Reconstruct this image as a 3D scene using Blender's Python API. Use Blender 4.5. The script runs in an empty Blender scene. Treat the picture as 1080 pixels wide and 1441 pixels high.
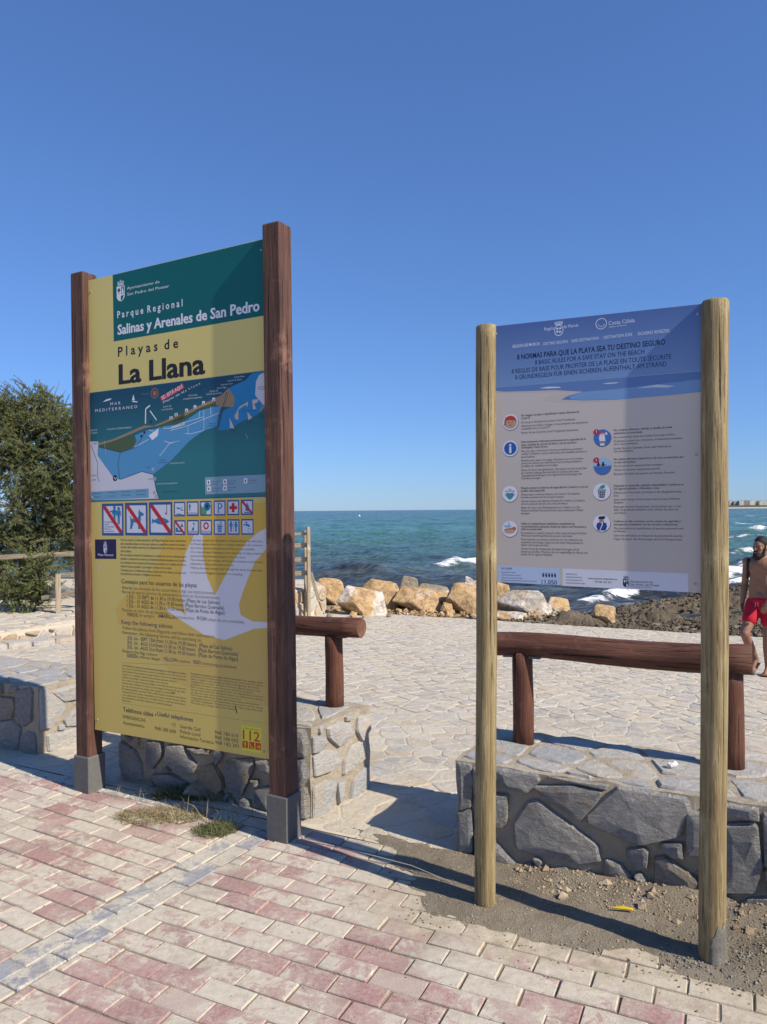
import bpy, bmesh, math, random
import numpy as np
from mathutils import Vector, Matrix
from mathutils.geometry import tessellate_polygon

# ------------------------------------------------------------------ camera
F, RHO, PIT, H = 1040.0, 0.0079, 0.0024, 1.70      # focal length in photo pixels, roll, pitch, eye height
scene = bpy.context.scene
col = scene.collection
cam = bpy.data.cameras.new('camera')
cam.sensor_fit = 'HORIZONTAL'; cam.sensor_width = 36.0; cam.lens = 36.0 * F / 1080.0
cam.clip_start = 0.05; cam.clip_end = 90000
camo = bpy.data.objects.new('camera', cam); col.objects.link(camo)
fw = Vector((0, 1, -PIT)).normalized()
rt = Vector((math.cos(RHO), 0, -math.sin(RHO)))
rt = (rt - fw * rt.dot(fw)).normalized(); up = rt.cross(fw)
camo.matrix_world = Matrix(((rt.x, up.x, -fw.x, 0), (rt.y, up.y, -fw.y, 0), (rt.z, up.z, -fw.z, H), (0, 0, 0, 1)))
scene.camera = camo

# ------------------------------------------------------------------ sky, sun, exposure
SUN_AZ, SUN_EL = math.radians(-35.0), math.radians(39.0)   # direction to the sun: behind the right shoulder
world = bpy.data.worlds.new('World'); scene.world = world; world.use_nodes = True
wn = world.node_tree; wn.nodes.clear()
sky = wn.nodes.new('ShaderNodeTexSky'); sky.sky_type = 'NISHITA'; sky.sun_disc = False
sky.sun_elevation = SUN_EL; sky.sun_rotation = math.pi / 2 - SUN_AZ
sky.air_density = 1.0; sky.dust_density = 0.1; sky.ozone_density = 6.0; sky.altitude = 0
bg = wn.nodes.new('ShaderNodeBackground'); bg.inputs[1].default_value = 0.109
wo = wn.nodes.new('ShaderNodeOutputWorld')
sg = wn.nodes.new('ShaderNodeGamma'); sg.inputs[1].default_value = 0.72            # the phone's soft contrast on a deep blue sky
sm_ = wn.nodes.new('ShaderNodeMix'); sm_.data_type = 'RGBA'; sm_.blend_type = 'MULTIPLY'; sm_.inputs[0].default_value = 1.0; sm_.inputs[7].default_value = (.76, 1.07, 1.62, 1)
wn.links.new(sky.outputs[0], sg.inputs[0]); wn.links.new(sg.outputs[0], sm_.inputs[6]); wn.links.new(sm_.outputs[2], bg.inputs[0]); wn.links.new(bg.outputs[0], wo.inputs[0])
sund = Vector((math.cos(SUN_EL) * math.cos(SUN_AZ), math.cos(SUN_EL) * math.sin(SUN_AZ), math.sin(SUN_EL)))
sl = bpy.data.lights.new('sun', 'SUN'); sl.energy = 5.0; sl.angle = math.radians(0.53); sl.color = (1.0, 0.91, 0.775)
slo = bpy.data.objects.new('sun', sl); col.objects.link(slo)
slo.rotation_euler = sund.to_track_quat('Z', 'Y').to_euler(); slo.location = sund * 60
vs = scene.view_settings
vs.view_transform = 'Standard'; vs.look = 'None'; vs.gamma = 1.0; vs.exposure = 0.36; vs.use_curve_mapping = False

# ------------------------------------------------------------------ geometry helpers
rnd = random.Random(7); nrg = np.random.default_rng(7)
def ray(px, py):
    u = (px - 540) / F; v = -(py - 720.5) / F; c, s = math.cos(RHO), math.sin(RHO)
    return (u * c + v * s, 1.0, -u * s + v * c - PIT)
def gp(px, py, z=0.0):                       # photo pixel -> point on the level z
    r = ray(px, py); t = (z - H) / r[2]; return (r[0] * t, t)
def at_depth(px, py, Y):                     # photo pixel -> point at depth Y
    r = ray(px, py); return Vector((r[0] * Y, Y, H + r[2] * Y))
class Plane:                                  # a vertical plane: origin o, level direction e, normal n towards the camera
    def __init__(s, o, ang):
        s.o = Vector((o[0], o[1], 0)); a = math.radians(ang)
        s.e = Vector((math.cos(a), math.sin(a), 0)); s.n = Vector((math.sin(a), -math.cos(a), 0))
    def uv(s, px, py):
        r = Vector(ray(px, py)); t = s.o.dot(s.n) / r.dot(s.n); p = r * t
        return ((p - s.o).dot(s.e), H + p.z)
    def w(s, u, z, d=0.0):
        return s.o + s.e * u + s.n * d + Vector((0, 0, z))
ANG = -26.5
_a = math.radians(ANG)
E2 = Vector((math.cos(_a), math.sin(_a), 0)); N2 = Vector((-math.sin(_a), math.cos(_a), 0))   # along and across the pavement
def st(s, t, z=0.0):
    v = E2 * s + N2 * t; return Vector((v.x, v.y, z))
def to_st(x, y): return (x * E2.x + y * E2.y, x * N2.x + y * N2.y)

def wloc(o):
    v = Vector((0, 0, 0))
    while o: v += o.location; o = o.parent
    return v
def mk(name, verts, faces, mats, parent=None, mi=None, smooth=False, origin=None):
    """one mesh object from world-space verts"""
    base = wloc(parent) if parent else Vector((0, 0, 0))
    org = Vector(origin) if origin is not None else base.copy()
    me = bpy.data.meshes.new(name)
    V = np.asarray([tuple(v) for v in verts], dtype=float).reshape(-1, 3) - np.array(org)
    me.from_pydata(V.tolist(), [], [tuple(f) for f in faces])
    if not isinstance(mats, (list, tuple)): mats = [mats]
    for m in mats: me.materials.append(m)
    if mi is not None: me.polygons.foreach_set('material_index', mi)
    if smooth: me.polygons.foreach_set('use_smooth', [True] * len(me.polygons))
    me.update()
    o = bpy.data.objects.new(name, me); col.objects.link(o)
    if parent: o.parent = parent
    o.location = org - base
    return o
def empty(name, loc, label=None, cat=None, group=None):
    o = bpy.data.objects.new(name, None); col.objects.link(o); o.location = loc; o.empty_display_size = 0.1
    if label: tag(o, label, cat, group)
    return o
def tag(o, label=None, cat=None, group=None, kind=None):
    if label: o['label'] = label
    if cat: o['category'] = cat
    if group: o['group'] = group
    if kind: o['kind'] = kind
    return o
class Geo:
    def __init__(s): s.v = []; s.f = []; s.m = []
    def add(s, verts, faces, m=0):
        b = len(s.v); s.v += [tuple(v) for v in verts]; s.f += [tuple(i + b for i in f) for f in faces]; s.m += [m] * len(faces)
    def box(s, c, size, R=None, m=0, bev=0.0):
        bm = bmesh.new(); bmesh.ops.create_cube(bm, size=1)
        for v in bm.verts: v.co = Vector((v.co.x * size[0], v.co.y * size[1], v.co.z * size[2]))
        if bev: bmesh.ops.bevel(bm, geom=bm.edges[:], offset=bev, segments=2, profile=0.6, affect='EDGES')
        R = R or Matrix.Identity(3); c = Vector(c)
        s.add([R @ v.co + c for v in bm.verts], [[v.index for v in f.verts] for f in bm.faces], m); bm.free()
    def tube(s, pts, radii, n=10, cap=True, m=0, jit=0.0, rg=rnd):
        pts = [Vector(p) for p in pts]; rings = []
        for i, p in enumerate(pts):
            d = (pts[min(i + 1, len(pts) - 1)] - pts[max(i - 1, 0)]).normalized()
            a = d.cross(Vector((0, 0, 1)) if abs(d.z) < 0.9 else Vector((1, 0, 0))).normalized(); b = d.cross(a)
            rings.append([p + (a * math.cos(k * 2 * math.pi / n) + b * math.sin(k * 2 * math.pi / n)) * radii[i] * (1 + jit * rg.uniform(-1, 1)) for k in range(n)])
        V = [v for r in rings for v in r]; Fc = []
        for i in range(len(rings) - 1):
            for k in range(n):
                Fc.append((i * n + k, i * n + (k + 1) % n, (i + 1) * n + (k + 1) % n, (i + 1) * n + k))
        if cap: Fc.append(tuple(range(n - 1, -1, -1))); Fc.append(tuple(range((len(rings) - 1) * n, len(rings) * n)))
        s.add(V, Fc, m)
    def build(s, name, mats, parent=None, smooth=False, origin=None):
        return mk(name, s.v, s.f, mats, parent, s.m, smooth, origin)
def smoothstep(a, b, x):
    t = np.clip((x - a) / (b - a), 0, 1); return t * t * (3 - 2 * t)
def vnoise(x, y, seed=0):                     # smooth value noise for heights
    x = np.asarray(x, float); y = np.asarray(y, float)
    xi = np.floor(x).astype(int); yi = np.floor(y).astype(int); fx = x - xi; fy = y - yi
    fx = fx * fx * (3 - 2 * fx); fy = fy * fy * (3 - 2 * fy)
    def h(i, j):
        n = (i * 374761393 + j * 668265263 + seed * 974634721) & 0xffffffff
        n = ((n ^ (n >> 13)) * 1274126177) & 0xffffffff
        return ((n ^ (n >> 16)) & 0xffff) / 65535.0
    return (h(xi, yi) * (1 - fx) + h(xi + 1, yi) * fx) * (1 - fy) + (h(xi, yi + 1) * (1 - fx) + h(xi + 1, yi + 1) * fx) * fy
def fbm(x, y, seed=0, o=4):
    r = 0; a = 0.5
    for k in range(o): r = r + a * (vnoise(np.asarray(x) * 2 ** k, np.asarray(y) * 2 ** k, seed + k) - 0.5); a *= 0.5
    return r
def grid(name, xs, ys, zf, mats, parent=None, smooth=True, keep=None):
    X, Y = np.meshgrid(xs, ys); Z = zf(X, Y); nx = len(xs); ny = len(ys)
    V = np.stack([X, Y, Z], -1).reshape(-1, 3); I = np.arange(nx * ny).reshape(ny, nx)
    Q = np.stack([I[:-1, :-1], I[:-1, 1:], I[1:, 1:], I[1:, :-1]], -1).reshape(-1, 4)
    if keep is not None:
        k = keep(X, Y).reshape(-1); Q = Q[k[Q].any(1)]
        used = np.unique(Q); rem = -np.ones(len(V), int); rem[used] = np.arange(len(used)); V = V[used]; Q = rem[Q]
    return mk(name, V, Q.tolist(), mats, parent, smooth=smooth)
def clip_half(poly, p, n):                    # keep the side where (q-p).n <= 0
    out = []
    for i in range(len(poly)):
        a, b = poly[i], poly[(i + 1) % len(poly)]
        da = (a[0] - p[0]) * n[0] + (a[1] - p[1]) * n[1]; db = (b[0] - p[0]) * n[0] + (b[1] - p[1]) * n[1]
        if da <= 0: out.append(a)
        if (da < 0 < db) or (db < 0 < da):
            k = da / (da - db); out.append((a[0] + (b[0] - a[0]) * k, a[1] + (b[1] - a[1]) * k))
    return out
def area(poly):
    return 0.5 * sum(poly[i][0] * poly[(i + 1) % len(poly)][1] - poly[(i + 1) % len(poly)][0] * poly[i][1] for i in range(len(poly)))
def centroid(poly):
    return (sum(p[0] for p in poly) / len(poly), sum(p[1] for p in poly) / len(poly))
def chaikin(poly, k=0.22):
    out = []
    for i in range(len(poly)):
        a, b = poly[i], poly[(i + 1) % len(poly)]
        out.append((a[0] + (b[0] - a[0]) * k, a[1] + (b[1] - a[1]) * k)); out.append((a[0] + (b[0] - a[0]) * (1 - k), a[1] + (b[1] - a[1]) * (1 - k)))
    return out
def inset(poly, d):                            # shrink a roughly convex polygon by d
    if area(poly) < 0: poly = poly[::-1]
    base = poly; out = list(poly)
    for i in range(len(base)):
        a, b = base[i], base[(i + 1) % len(base)]; ex, ey = b[0] - a[0], b[1] - a[1]; L = math.hypot(ex, ey)
        if L < 1e-6: continue
        n = (ey / L, -ex / L); out = clip_half(out, (a[0] - n[0] * d, a[1] - n[1] * d), n)
        if len(out) < 3: return []
    return out
def voronoi_cells(x0, x1, y0, y1, dx, dy, jit, rg):
    nx = max(1, round((x1 - x0) / dx)); ny = max(1, round((y1 - y0) / dy)); dx = (x1 - x0) / nx; dy = (y1 - y0) / ny
    S = {}
    for j in range(-2, ny + 2):
        for i in range(-2, nx + 2):
            S[i, j] = (x0 + (i + .5 + (0.5 if j % 2 else 0) * .6 + rg.uniform(-jit, jit)) * dx, y0 + (j + .5 + rg.uniform(-jit, jit)) * dy)
    cells = []
    for (i, j), p in S.items():
        poly = [(x0, y0), (x1, y0), (x1, y1), (x0, y1)]
        for a in range(-2, 3):
            for b in range(-2, 3):
                q = S.get((i + a, j + b))
                if (a or b) and q and poly:
                    poly = clip_half(poly, ((p[0] + q[0]) / 2, (p[1] + q[1]) / 2), (q[0] - p[0], q[1] - p[1]))
        if len(poly) > 2 and abs(area(poly)) > 1e-4: cells.append(poly)
    return cells
def stone_geo(poly, out, rg, back=-0.02, rough=0.35):
    """a rough stone: verts as (u, v, w) with w towards the viewer"""
    if area(poly) < 0: poly = poly[::-1]
    n = len(poly); c = centroid(poly); V = []; Fc = []
    def ring(k, w, jw): return [(c[0] + (p[0] - c[0]) * k, c[1] + (p[1] - c[1]) * k, w + rg.uniform(-jw, jw)) for p in poly]
    sd = rg.randrange(1000); sl_ = (rg.uniform(-1, 1) * rough, rg.uniform(-1, 1) * rough); ex = max(1e-3, max(math.hypot(p[0] - c[0], p[1] - c[1]) for p in poly))
    def relief(x, y): return out * (1.0 + ((x - c[0]) * sl_[0] + (y - c[1]) * sl_[1]) / ex + 1.6 * rough * float(fbm(x * 9, y * 9, sd, 2)))
    V += ring(1.0, back, 0) + ring(1.0, out * .35, out * .08)
    V += [(x, y, relief(x, y) * .86) for x, y, _ in ring(.93, 0, 0)] + [(x, y, relief(x, y)) for x, y, _ in ring(.55, 0, 0)]
    V.append((c[0], c[1], relief(*c)))
    for r in range(3):
        for k in range(n): Fc.append((r * n + k, r * n + (k + 1) % n, (r + 1) * n + (k + 1) % n, (r + 1) * n + k))
    for k in range(n): Fc.append((3 * n + k, 3 * n + (k + 1) % n, 4 * n))
    return V, Fc
# ------------------------------------------------------------------ materials
class NT:
    def __init__(s, name, rough=0.8, spec=0.3):
        s.m = bpy.data.materials.new(name); s.m.use_nodes = True; s.t = s.m.node_tree; s.b = s.t.nodes['Principled BSDF']
        s.b.inputs['Roughness'].default_value = rough; s.b.inputs['Specular IOR Level'].default_value = spec
    def N(s, typ, **kw):
        n = s.t.nodes.new('ShaderNode' + typ)
        for k, v in kw.items():
            if k in n.inputs: s.put(n.inputs[k], v)
            else: setattr(n, k, v)
        return n
    def put(s, inp, v):
        if hasattr(v, 'is_output'): s.t.links.new(v, inp)
        elif isinstance(v, (tuple, list)) and inp.type == 'RGBA': inp.default_value = tuple(v) + ((1,) if len(v) == 3 else ())
        else: inp.default_value = v
    def obj(s): return s.N('TexCoord').outputs['Object']
    def pos(s): return s.N('NewGeometry').outputs['Position']
    def map(s, vec, scale=(1, 1, 1), rot=(0, 0, 0), loc=(0, 0, 0)):
        n = s.N('Mapping'); s.put(n.inputs['Vector'], vec); n.inputs['Scale'].default_value = scale; n.inputs['Rotation'].default_value = rot; n.inputs['Location'].default_value = loc
        return n.outputs[0]
    def noise(s, vec, scale, detail=4, rough=0.55, dist=0.0):
        n = s.N('TexNoise', Scale=scale, Detail=detail, Roughness=rough, Distortion=dist); s.put(n.inputs['Vector'], vec); return n.outputs['Fac']
    def voro(s, vec, scale, feature='F1', out='Distance'):
        n = s.N('TexVoronoi', feature=feature); n.inputs['Scale'].default_value = scale; s.put(n.inputs['Vector'], vec); return n.outputs[out]
    def ramp(s, fac, stops, interp='LINEAR'):
        n = s.N('ValToRGB'); s.put(n.inputs[0], fac); cr = n.color_ramp; cr.interpolation = interp
        while len(cr.elements) < len(stops): cr.elements.new(0.5)
        for e, (p, c) in zip(cr.elements, stops):
            e.position = p; e.color = (c, c, c, 1) if isinstance(c, (int, float)) else tuple(c) + (1,)
        return n.outputs[0]
    def mix(s, f, a, b, mode='MIX'):
        n = s.N('Mix', data_type='RGBA', blend_type=mode); s.put(n.inputs[0], f); s.put(n.inputs[6], a); s.put(n.inputs[7], b); return n.outputs[2]
    def math(s, op, a, b=0.0, c=None):
        n = s.N('Math', operation=op); s.put(n.inputs[0], a); s.put(n.inputs[1], b)
        if c is not None: s.put(n.inputs[2], c)
        return n.outputs[0]
    def color(s, c): s.put(s.b.inputs['Base Color'], c)
    def bump(s, h, strength=0.5, dist=0.01, normal=None):
        n = s.N('Bump', Strength=strength, Distance=dist); s.put(n.inputs['Height'], h)
        if normal is not None: s.put(n.inputs['Normal'], normal)
        s.put(s.b.inputs['Normal'], n.outputs[0]); return n.outputs[0]
    def sep(s, vec):
        n = s.N('SeparateXYZ'); s.put(n.inputs[0], vec); return n.outputs
    def rand(s, island=False):
        return s.N('NewGeometry').outputs['Random Per Island'] if island else s.N('ObjectInfo').outputs['Random']

_f0, _f1 = Vector(gp(566, 1300) + (0,)), Vector(gp(1000, 1398) + (0,)); _fd = (_f1 - _f0).normalized(); FILM_N = (_fd.y, -_fd.x, 0.0); FILM_D = _f0.x * FILM_N[0] + _f0.y * FILM_N[1]
def mat_paver(name, hues, island):
    k = NT(name, 0.9, 0.2); P = k.pos(); r = k.rand(island)
    base = k.ramp(r, [(0, hues[0]), (.35, hues[1]), (.7, hues[2]), (1, hues[3])])
    base = k.mix(k.ramp(k.noise(P, 60, 6, .75), [(.38, 0.0), (.66, .75)]), base, (.44, .33, .29)); base = k.mix(k.ramp(k.noise(k.map(P, loc=(4, 4, 4)), 170, 3, .7), [(.60, 0.0), (.72, .6)]), base, (.55, .47, .40))
    d1 = k.noise(P, 2.1, 5, .65, .4); d2 = k.noise(P, 10, 5, .7, 1.2); d3 = k.noise(P, 90, 3, .6)
    dust = k.math('ADD', k.math('ADD', k.math('MULTIPLY', d1, .92), k.math('MULTIPLY', d2, .74)), k.math('MULTIPLY', d3, .12))
    r2 = k.math('FRACT', k.math('MULTIPLY', r, 7.31))
    dust = k.math('ADD', dust, k.math('MULTIPLY', r2, .24))
    dm = k.ramp(dust, [(.84, .05), (1.01, .50), (1.15, .88)]) if 'blue' not in name else k.ramp(dust, [(.92, .06), (1.09, .45), (1.24, .85)])
    dustc = k.ramp(k.noise(P, 30, 4, .6), [(.3, (.46, .415, .325)), (.7, (.61, .56, .455))])
    c = k.mix(dm, base, dustc)
    # earth trodden out from the dug strip, thinning away over the bricks
    dv = k.N('VectorMath', operation='DOT_PRODUCT'); k.put(dv.inputs[0], P); dv.inputs[1].default_value = FILM_N; dd = k.math('SUBTRACT', dv.outputs['Value'], FILM_D)
    xr = k.N('MapRange'); k.put(xr.inputs[0], k.sep(P)[0]); xr.inputs[1].default_value = -.25; xr.inputs[2].default_value = .15
    fm = k.math('ADD', k.math('MULTIPLY', dd, -2.1), k.math('ADD', k.math('MULTIPLY', k.noise(P, 5, 5, .65, .6), 1.0), k.math('MULTIPLY', k.noise(P, 40, 4, .7), .25)))
    fm = k.math('MULTIPLY', k.ramp(fm, [(.30, 0.0), (.72, .88)]), xr.outputs[0]); c = k.mix(fm, c, k.ramp(k.noise(P, 12, 5, .7), [(.35, (.34, .285, .20)), (.65, (.54, .47, .345))]))
    sp = k.ramp(k.voro(P, 55), [(.07, 1.0), (.13, 0.0)])
    c = k.mix(k.math('MULTIPLY', sp, k.ramp(k.noise(P, 5, 2), [(.5, 0.0), (.62, .7)])), c, (.16, .13, .10))
    c = k.mix(k.ramp(k.noise(k.map(P, loc=(7, 1, 0)), 3.3, 6, .7, .7), [(.52, 0.0), (.68, .42)]), c, (.25, .21, .17))
    k.color(c); k.bump(k.math('ADD', k.noise(P, 160, 5, .7), k.math('MULTIPLY', k.noise(P, 25, 3), .8)), .5, .007)
    return k.m
RED = [(.31, .145, .140), (.38, .210, .195), (.28, .125, .122), (.46, .37, .31)]
BLU = [(.18, .235, .29), (.23, .29, .34), (.16, .215, .28), (.28, .33, .36)]
m_paver = mat_paver('red paver', RED, False); m_paver_i = mat_paver('red paver field', RED, True)
m_blue = mat_paver('blue paver', BLU, False)

def mat_sand(name, c0, c1, c2, sc=1.0, bs=.5, bd=.012):
    k = NT(name, 0.95, 0.15); P = k.pos()
    c = k.ramp(k.noise(P, 3 * sc, 6, .65, .3), [(.3, c0), (.52, c1), (.72, c2)])
    c = k.mix(k.ramp(k.voro(P, 110 * sc), [(.08, .6), (.2, 0.0)]), c, [v * .45 for v in c0])
    c = k.mix(k.ramp(k.voro(k.map(P, loc=(3, 1, 2)), 70 * sc), [(.06, .6), (.14, 0.0)]), c, [min(.8, v * 1.5) for v in c2])
    k.color(c); k.bump(k.math('ADD', k.noise(P, 140 * sc, 6, .7), k.math('MULTIPLY', k.noise(P, 20 * sc, 4), 1.2)), bs, bd); return k.m
m_joint = mat_sand('joint sand', (.15, .115, .08), (.28, .225, .16), (.45, .38, .28), 1.0, .6, .012)
m_dirt = mat_sand('dug earth', (.205, .17, .122), (.285, .242, .178), (.36, .312, .236), 1.0, .9, .018)
m_cement = NT('wet cement', .9, .2); m_cement.color(m_cement.ramp(m_cement.noise(m_cement.pos(), 25, 4), [(.35, (.15, .135, .11)), (.65, (.25, .225, .185))])); m_cement = m_cement.m
m_rubble = mat_sand('rubble', (.34, .26, .17), (.47, .37, .25), (.58, .49, .36), 1.3, .8, .014)
m_ground = mat_sand('sandy ground', (.38, .32, .23), (.46, .39, .29), (.55, .47, .35), .6)

def mat_stone(name, island, pal, mott=.5, bd=.02, vein=True):
    k = NT(name, 0.85, 0.3); P = k.pos(); r = k.rand(island)
    base = k.ramp(r, [(i / (len(pal) - 1), c) for i, c in enumerate(pal)], 'CONSTANT' if False else 'LINEAR')
    n1 = k.noise(P, 9, 7, .7, .6); n2 = k.noise(k.map(P, (1, 1, 2.2), (.4, .3, .7)), 28, 6, .75)
    c = k.mix(k.ramp(n1, [(.35, 0.0), (.7, mott)]), base, k.mix(.5, base, (.62, .60, .57)))
    c = k.mix(k.ramp(n2, [(.42, mott), (.6, 0.0)]), c, k.mix(.50, base, (.09, .09, .09)))
    if vein: c = k.mix(k.ramp(k.noise(P, 4.5, 5, .6, 1.0), [(.56, 0.0), (.66, .55)]), c, (.50, .37, .22))
    if 'flag' in name: c = k.mix(k.ramp(k.noise(k.map(P, (.5, 1.0, 1.0)), .9, 6, .68, .5), [(.50, 0.0), (.70, .55)]), c, (.27, .245, .21)); c = k.mix(k.ramp(k.noise(k.map(P, loc=(5, 2, 0)), 6.0, 6, .7, .8), [(.44, 0.0), (.58, .85)]), c, (.555, .49, .385))
    k.color(c)
    k.bump(k.math('ADD', k.math('MULTIPLY', n2, 1.0), k.math('ADD', k.math('MULTIPLY', n1, 1.6), k.math('MULTIPLY', k.noise(P, 120, 4, .7), .35))), .9, bd); return k.m
GREY = [(.52, .515, .50), (.62, .60, .57), (.45, .45, .445), (.58, .55, .50), (.64, .61, .56), (.50, .495, .485), (.60, .52, .41), (.48, .475, .465)]
m_wallstone = mat_stone('grey wall stone', False, GREY, .62, .12)
m_capstone = mat_stone('cap stone', False, [(.40, .39, .375), (.46, .43, .38), (.36, .36, .36), (.50, .46, .39)], .4, .015)
m_oldstone = mat_stone('brown wall stone', False, [(.33, .25, .16), (.38, .29, .19)], .5, .03)
PALE = [(.56, .50, .40), (.42, .40, .365), (.60, .53, .41), (.53, .475, .385), (.58, .46, .31), (.37, .355, .335), (.62, .56, .45), (.50, .43, .32), (.45, .43, .40), (.60, .54, .43)]
m_flag = mat_stone('flagstone', False, PALE, .32, .012); m_flag_i = mat_stone('flagstone field', True, PALE, .32, .012)
m_mortar = mat_sand('mortar', (.47, .39, .28), (.60, .51, .385), (.68, .60, .475), 1.2, .9, .03)
m_grout = mat_sand('paving mortar', (.46, .40, .31), (.54, .475, .37), (.60, .54, .43), .8, .4, .01)
def mat_boulder(name, stops, white):
    k = NT(name, 0.85, 0.25); P = k.pos(); n1 = k.noise(P, 1.7, 7, .6, .6); n2 = k.noise(P, 7, 7, .7, .4)
    c = k.ramp(n1, stops); c = k.mix(k.ramp(k.noise(k.map(P, loc=(9, 3, 1)), 1.1, 4, .55), [(.54 - white * .25, 0.0), (.62 - white * .25, .85)]), c, (.66, .63, .58))
    c = k.mix(k.ramp(n2, [(.40, .65), (.55, 0.0)]), c, (.17, .115, .065)); k.color(c)
    k.bump(k.math('ADD', n2, k.math('MULTIPLY', k.noise(P, 30, 6, .7), .6)), .9, .06); return k.m
OR = [(.30, (.36, .22, .10)), (.48, (.53, .35, .17)), (.60, (.60, .41, .22)), (.75, (.52, .30, .18))]
m_bo = mat_boulder('orange boulder', OR, 0.0); m_bw = mat_boulder('white and orange boulder', OR, .35)
m_bg = mat_boulder('grey brown boulder', [(.30, (.22, .18, .13)), (.5, (.32, .27, .20)), (.7, (.42, .33, .22))], .05)
m_bgw = mat_boulder('grey and orange boulder', [(.30, (.30, .28, .25)), (.5, (.42, .36, .28)), (.7, (.54, .36, .19))], .2)

def mat_wood(name, dark, mid, light, sc, bd, axis='Z', rough=.7, spec=.3, knots=True, fade=.8):
    k = NT(name, rough, spec); O = k.obj()
    s = {'Z': (1, 1, .045), 'X': (.045, 1, 1)}[axis]
    g = k.noise(k.map(O, s), sc, 8, .7, .5); g2 = k.noise(k.map(O, tuple(v * 1.0 for v in s)), sc * 3.2, 5, .7); big = k.noise(O, 2.3, 3)
    f = k.math('ADD', k.math('MULTIPLY', g, .75), k.math('MULTIPLY', big, .28))
    c = k.ramp(f, [(.36, dark), (.52, mid), (.66, light)])
    c = k.mix(k.ramp(g2, [(.34, .75), (.46, 0.0)]), c, [v * .35 for v in dark])
    h = k.math('ADD', g, k.math('MULTIPLY', g2, .6))
    if knots:
        kd = k.voro(k.map(O, {'Z': (3.2, 3.2, 1.9), 'X': (1.9, 3.2, 3.2)}[axis]), 1.0)
        kn = k.ramp(kd, [(.05, 1.0), (.10, .55), (.17, 0.0)]); c = k.mix(kn, c, [v * .4 for v in dark])
        h = k.math('SUBTRACT', h, k.math('MULTIPLY', kn, .5))
    ck = k.ramp(k.noise(k.map(O, {'Z': (1, 1, .016), 'X': (.016, 1, 1)}[axis]), 62, 3, .5), [(.335, 1.0), (.365, 0.0)]); c = k.mix(ck, c, [v * .22 for v in dark]); h = k.math('SUBTRACT', h, k.math('MULTIPLY', ck, 1.2))
    c = k.mix(k.math('MULTIPLY', k.ramp(k.noise(k.map(O, loc=(3, 7, 1)), 5, 6, .7), [(.56, 0.0), (.70, .6)]), fade), c, [min(.7, v * 1.9 + .03) for v in light])
    k.color(c); k.bump(h, .8, bd); return k.m
m_brown = mat_wood('brown stained timber', (.050, .024, .018), (.098, .047, .034), (.17, .085, .058), 42, .008)
m_pine = mat_wood('treated pine pole', (.14, .098, .045), (.265, .200, .098), (.39, .315, .170), 44, .010, rough=.7, fade=.45)
m_rail = mat_wood('red brown log', (.055, .022, .015), (.098, .040, .026), (.145, .064, .042), 40, .008, 'X')
m_rpost = mat_wood('red brown log post', (.066, .026, .017), (.115, .045, .028), (.165, .070, .044), 40, .008)
m_fence = mat_wood('weathered fence wood', (.22, .17, .115), (.34, .275, .19), (.43, .355, .255), 22, .006, 'X', knots=False)
m_fencep = mat_wood('weathered fence post', (.22, .17, .115), (.34, .275, .19), (.43, .355, .255), 22, .006, knots=False)
m_end = NT('sawn log end', .85)
_O = m_end.obj(); m_end.color(m_end.ramp(m_end.noise(_O, 22, 5), [(.3, (.09, .04, .025)), (.7, (.20, .10, .06))])); m_end = m_end.m
def plain(name, c, rough=.6, spec=.3, var=.12, sc=30, bd=0.0):
    k = NT(name, rough, spec); P = k.obj(); n = k.noise(P, sc, 4)
    k.color(k.mix(n, [v * (1 - var) for v in c], [min(1, v * (1 + var)) for v in c]))
    if bd: k.bump(k.noise(P, sc * 3, 5, .7), .5, bd)
    return k.m
m_sleeve = plain('grey painted sleeve', (.125, .122, .115), .75, .3, .25, 40, .003)
m_alu = plain('panel edge', (.42, .41, .36), .5)
# ------------------------------------------------------------------ ground, pavement, plaza
WT = 3.46                                      # the walls' front faces stand on this line across the pavement
def project(p):
    v = camo.matrix_world.inverted() @ Vector(p)
    if v.z > -0.05: return None
    return (540 + F * v.x / -v.z, 720.5 - F * v.y / -v.z)
def plaza_z(t): return -0.062 * np.maximum(0.0, np.asarray(t, float) - 4.1)
def plz(x, y): return float(plaza_z(to_st(x, y)[1]))

sheet = mk('ground', [(-60, -60, -.075), (60, -60, -.075), tuple(st(40, 3.4, -.075)), tuple(st(-40, 3.4, -.075))], [(0, 1, 2, 3)], m_ground)
tag(sheet, kind='structure')
bed = grid('pavement', np.linspace(-9, 6, 190), np.linspace(-2.5, 9.5, 150), lambda X, Y: -.0078 + fbm(X * 5, Y * 5, 3) * .010, m_joint,
           keep=lambda X, Y: (X * N2.x + Y * N2.y < WT + .12))
tag(bed, kind='structure')

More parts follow.
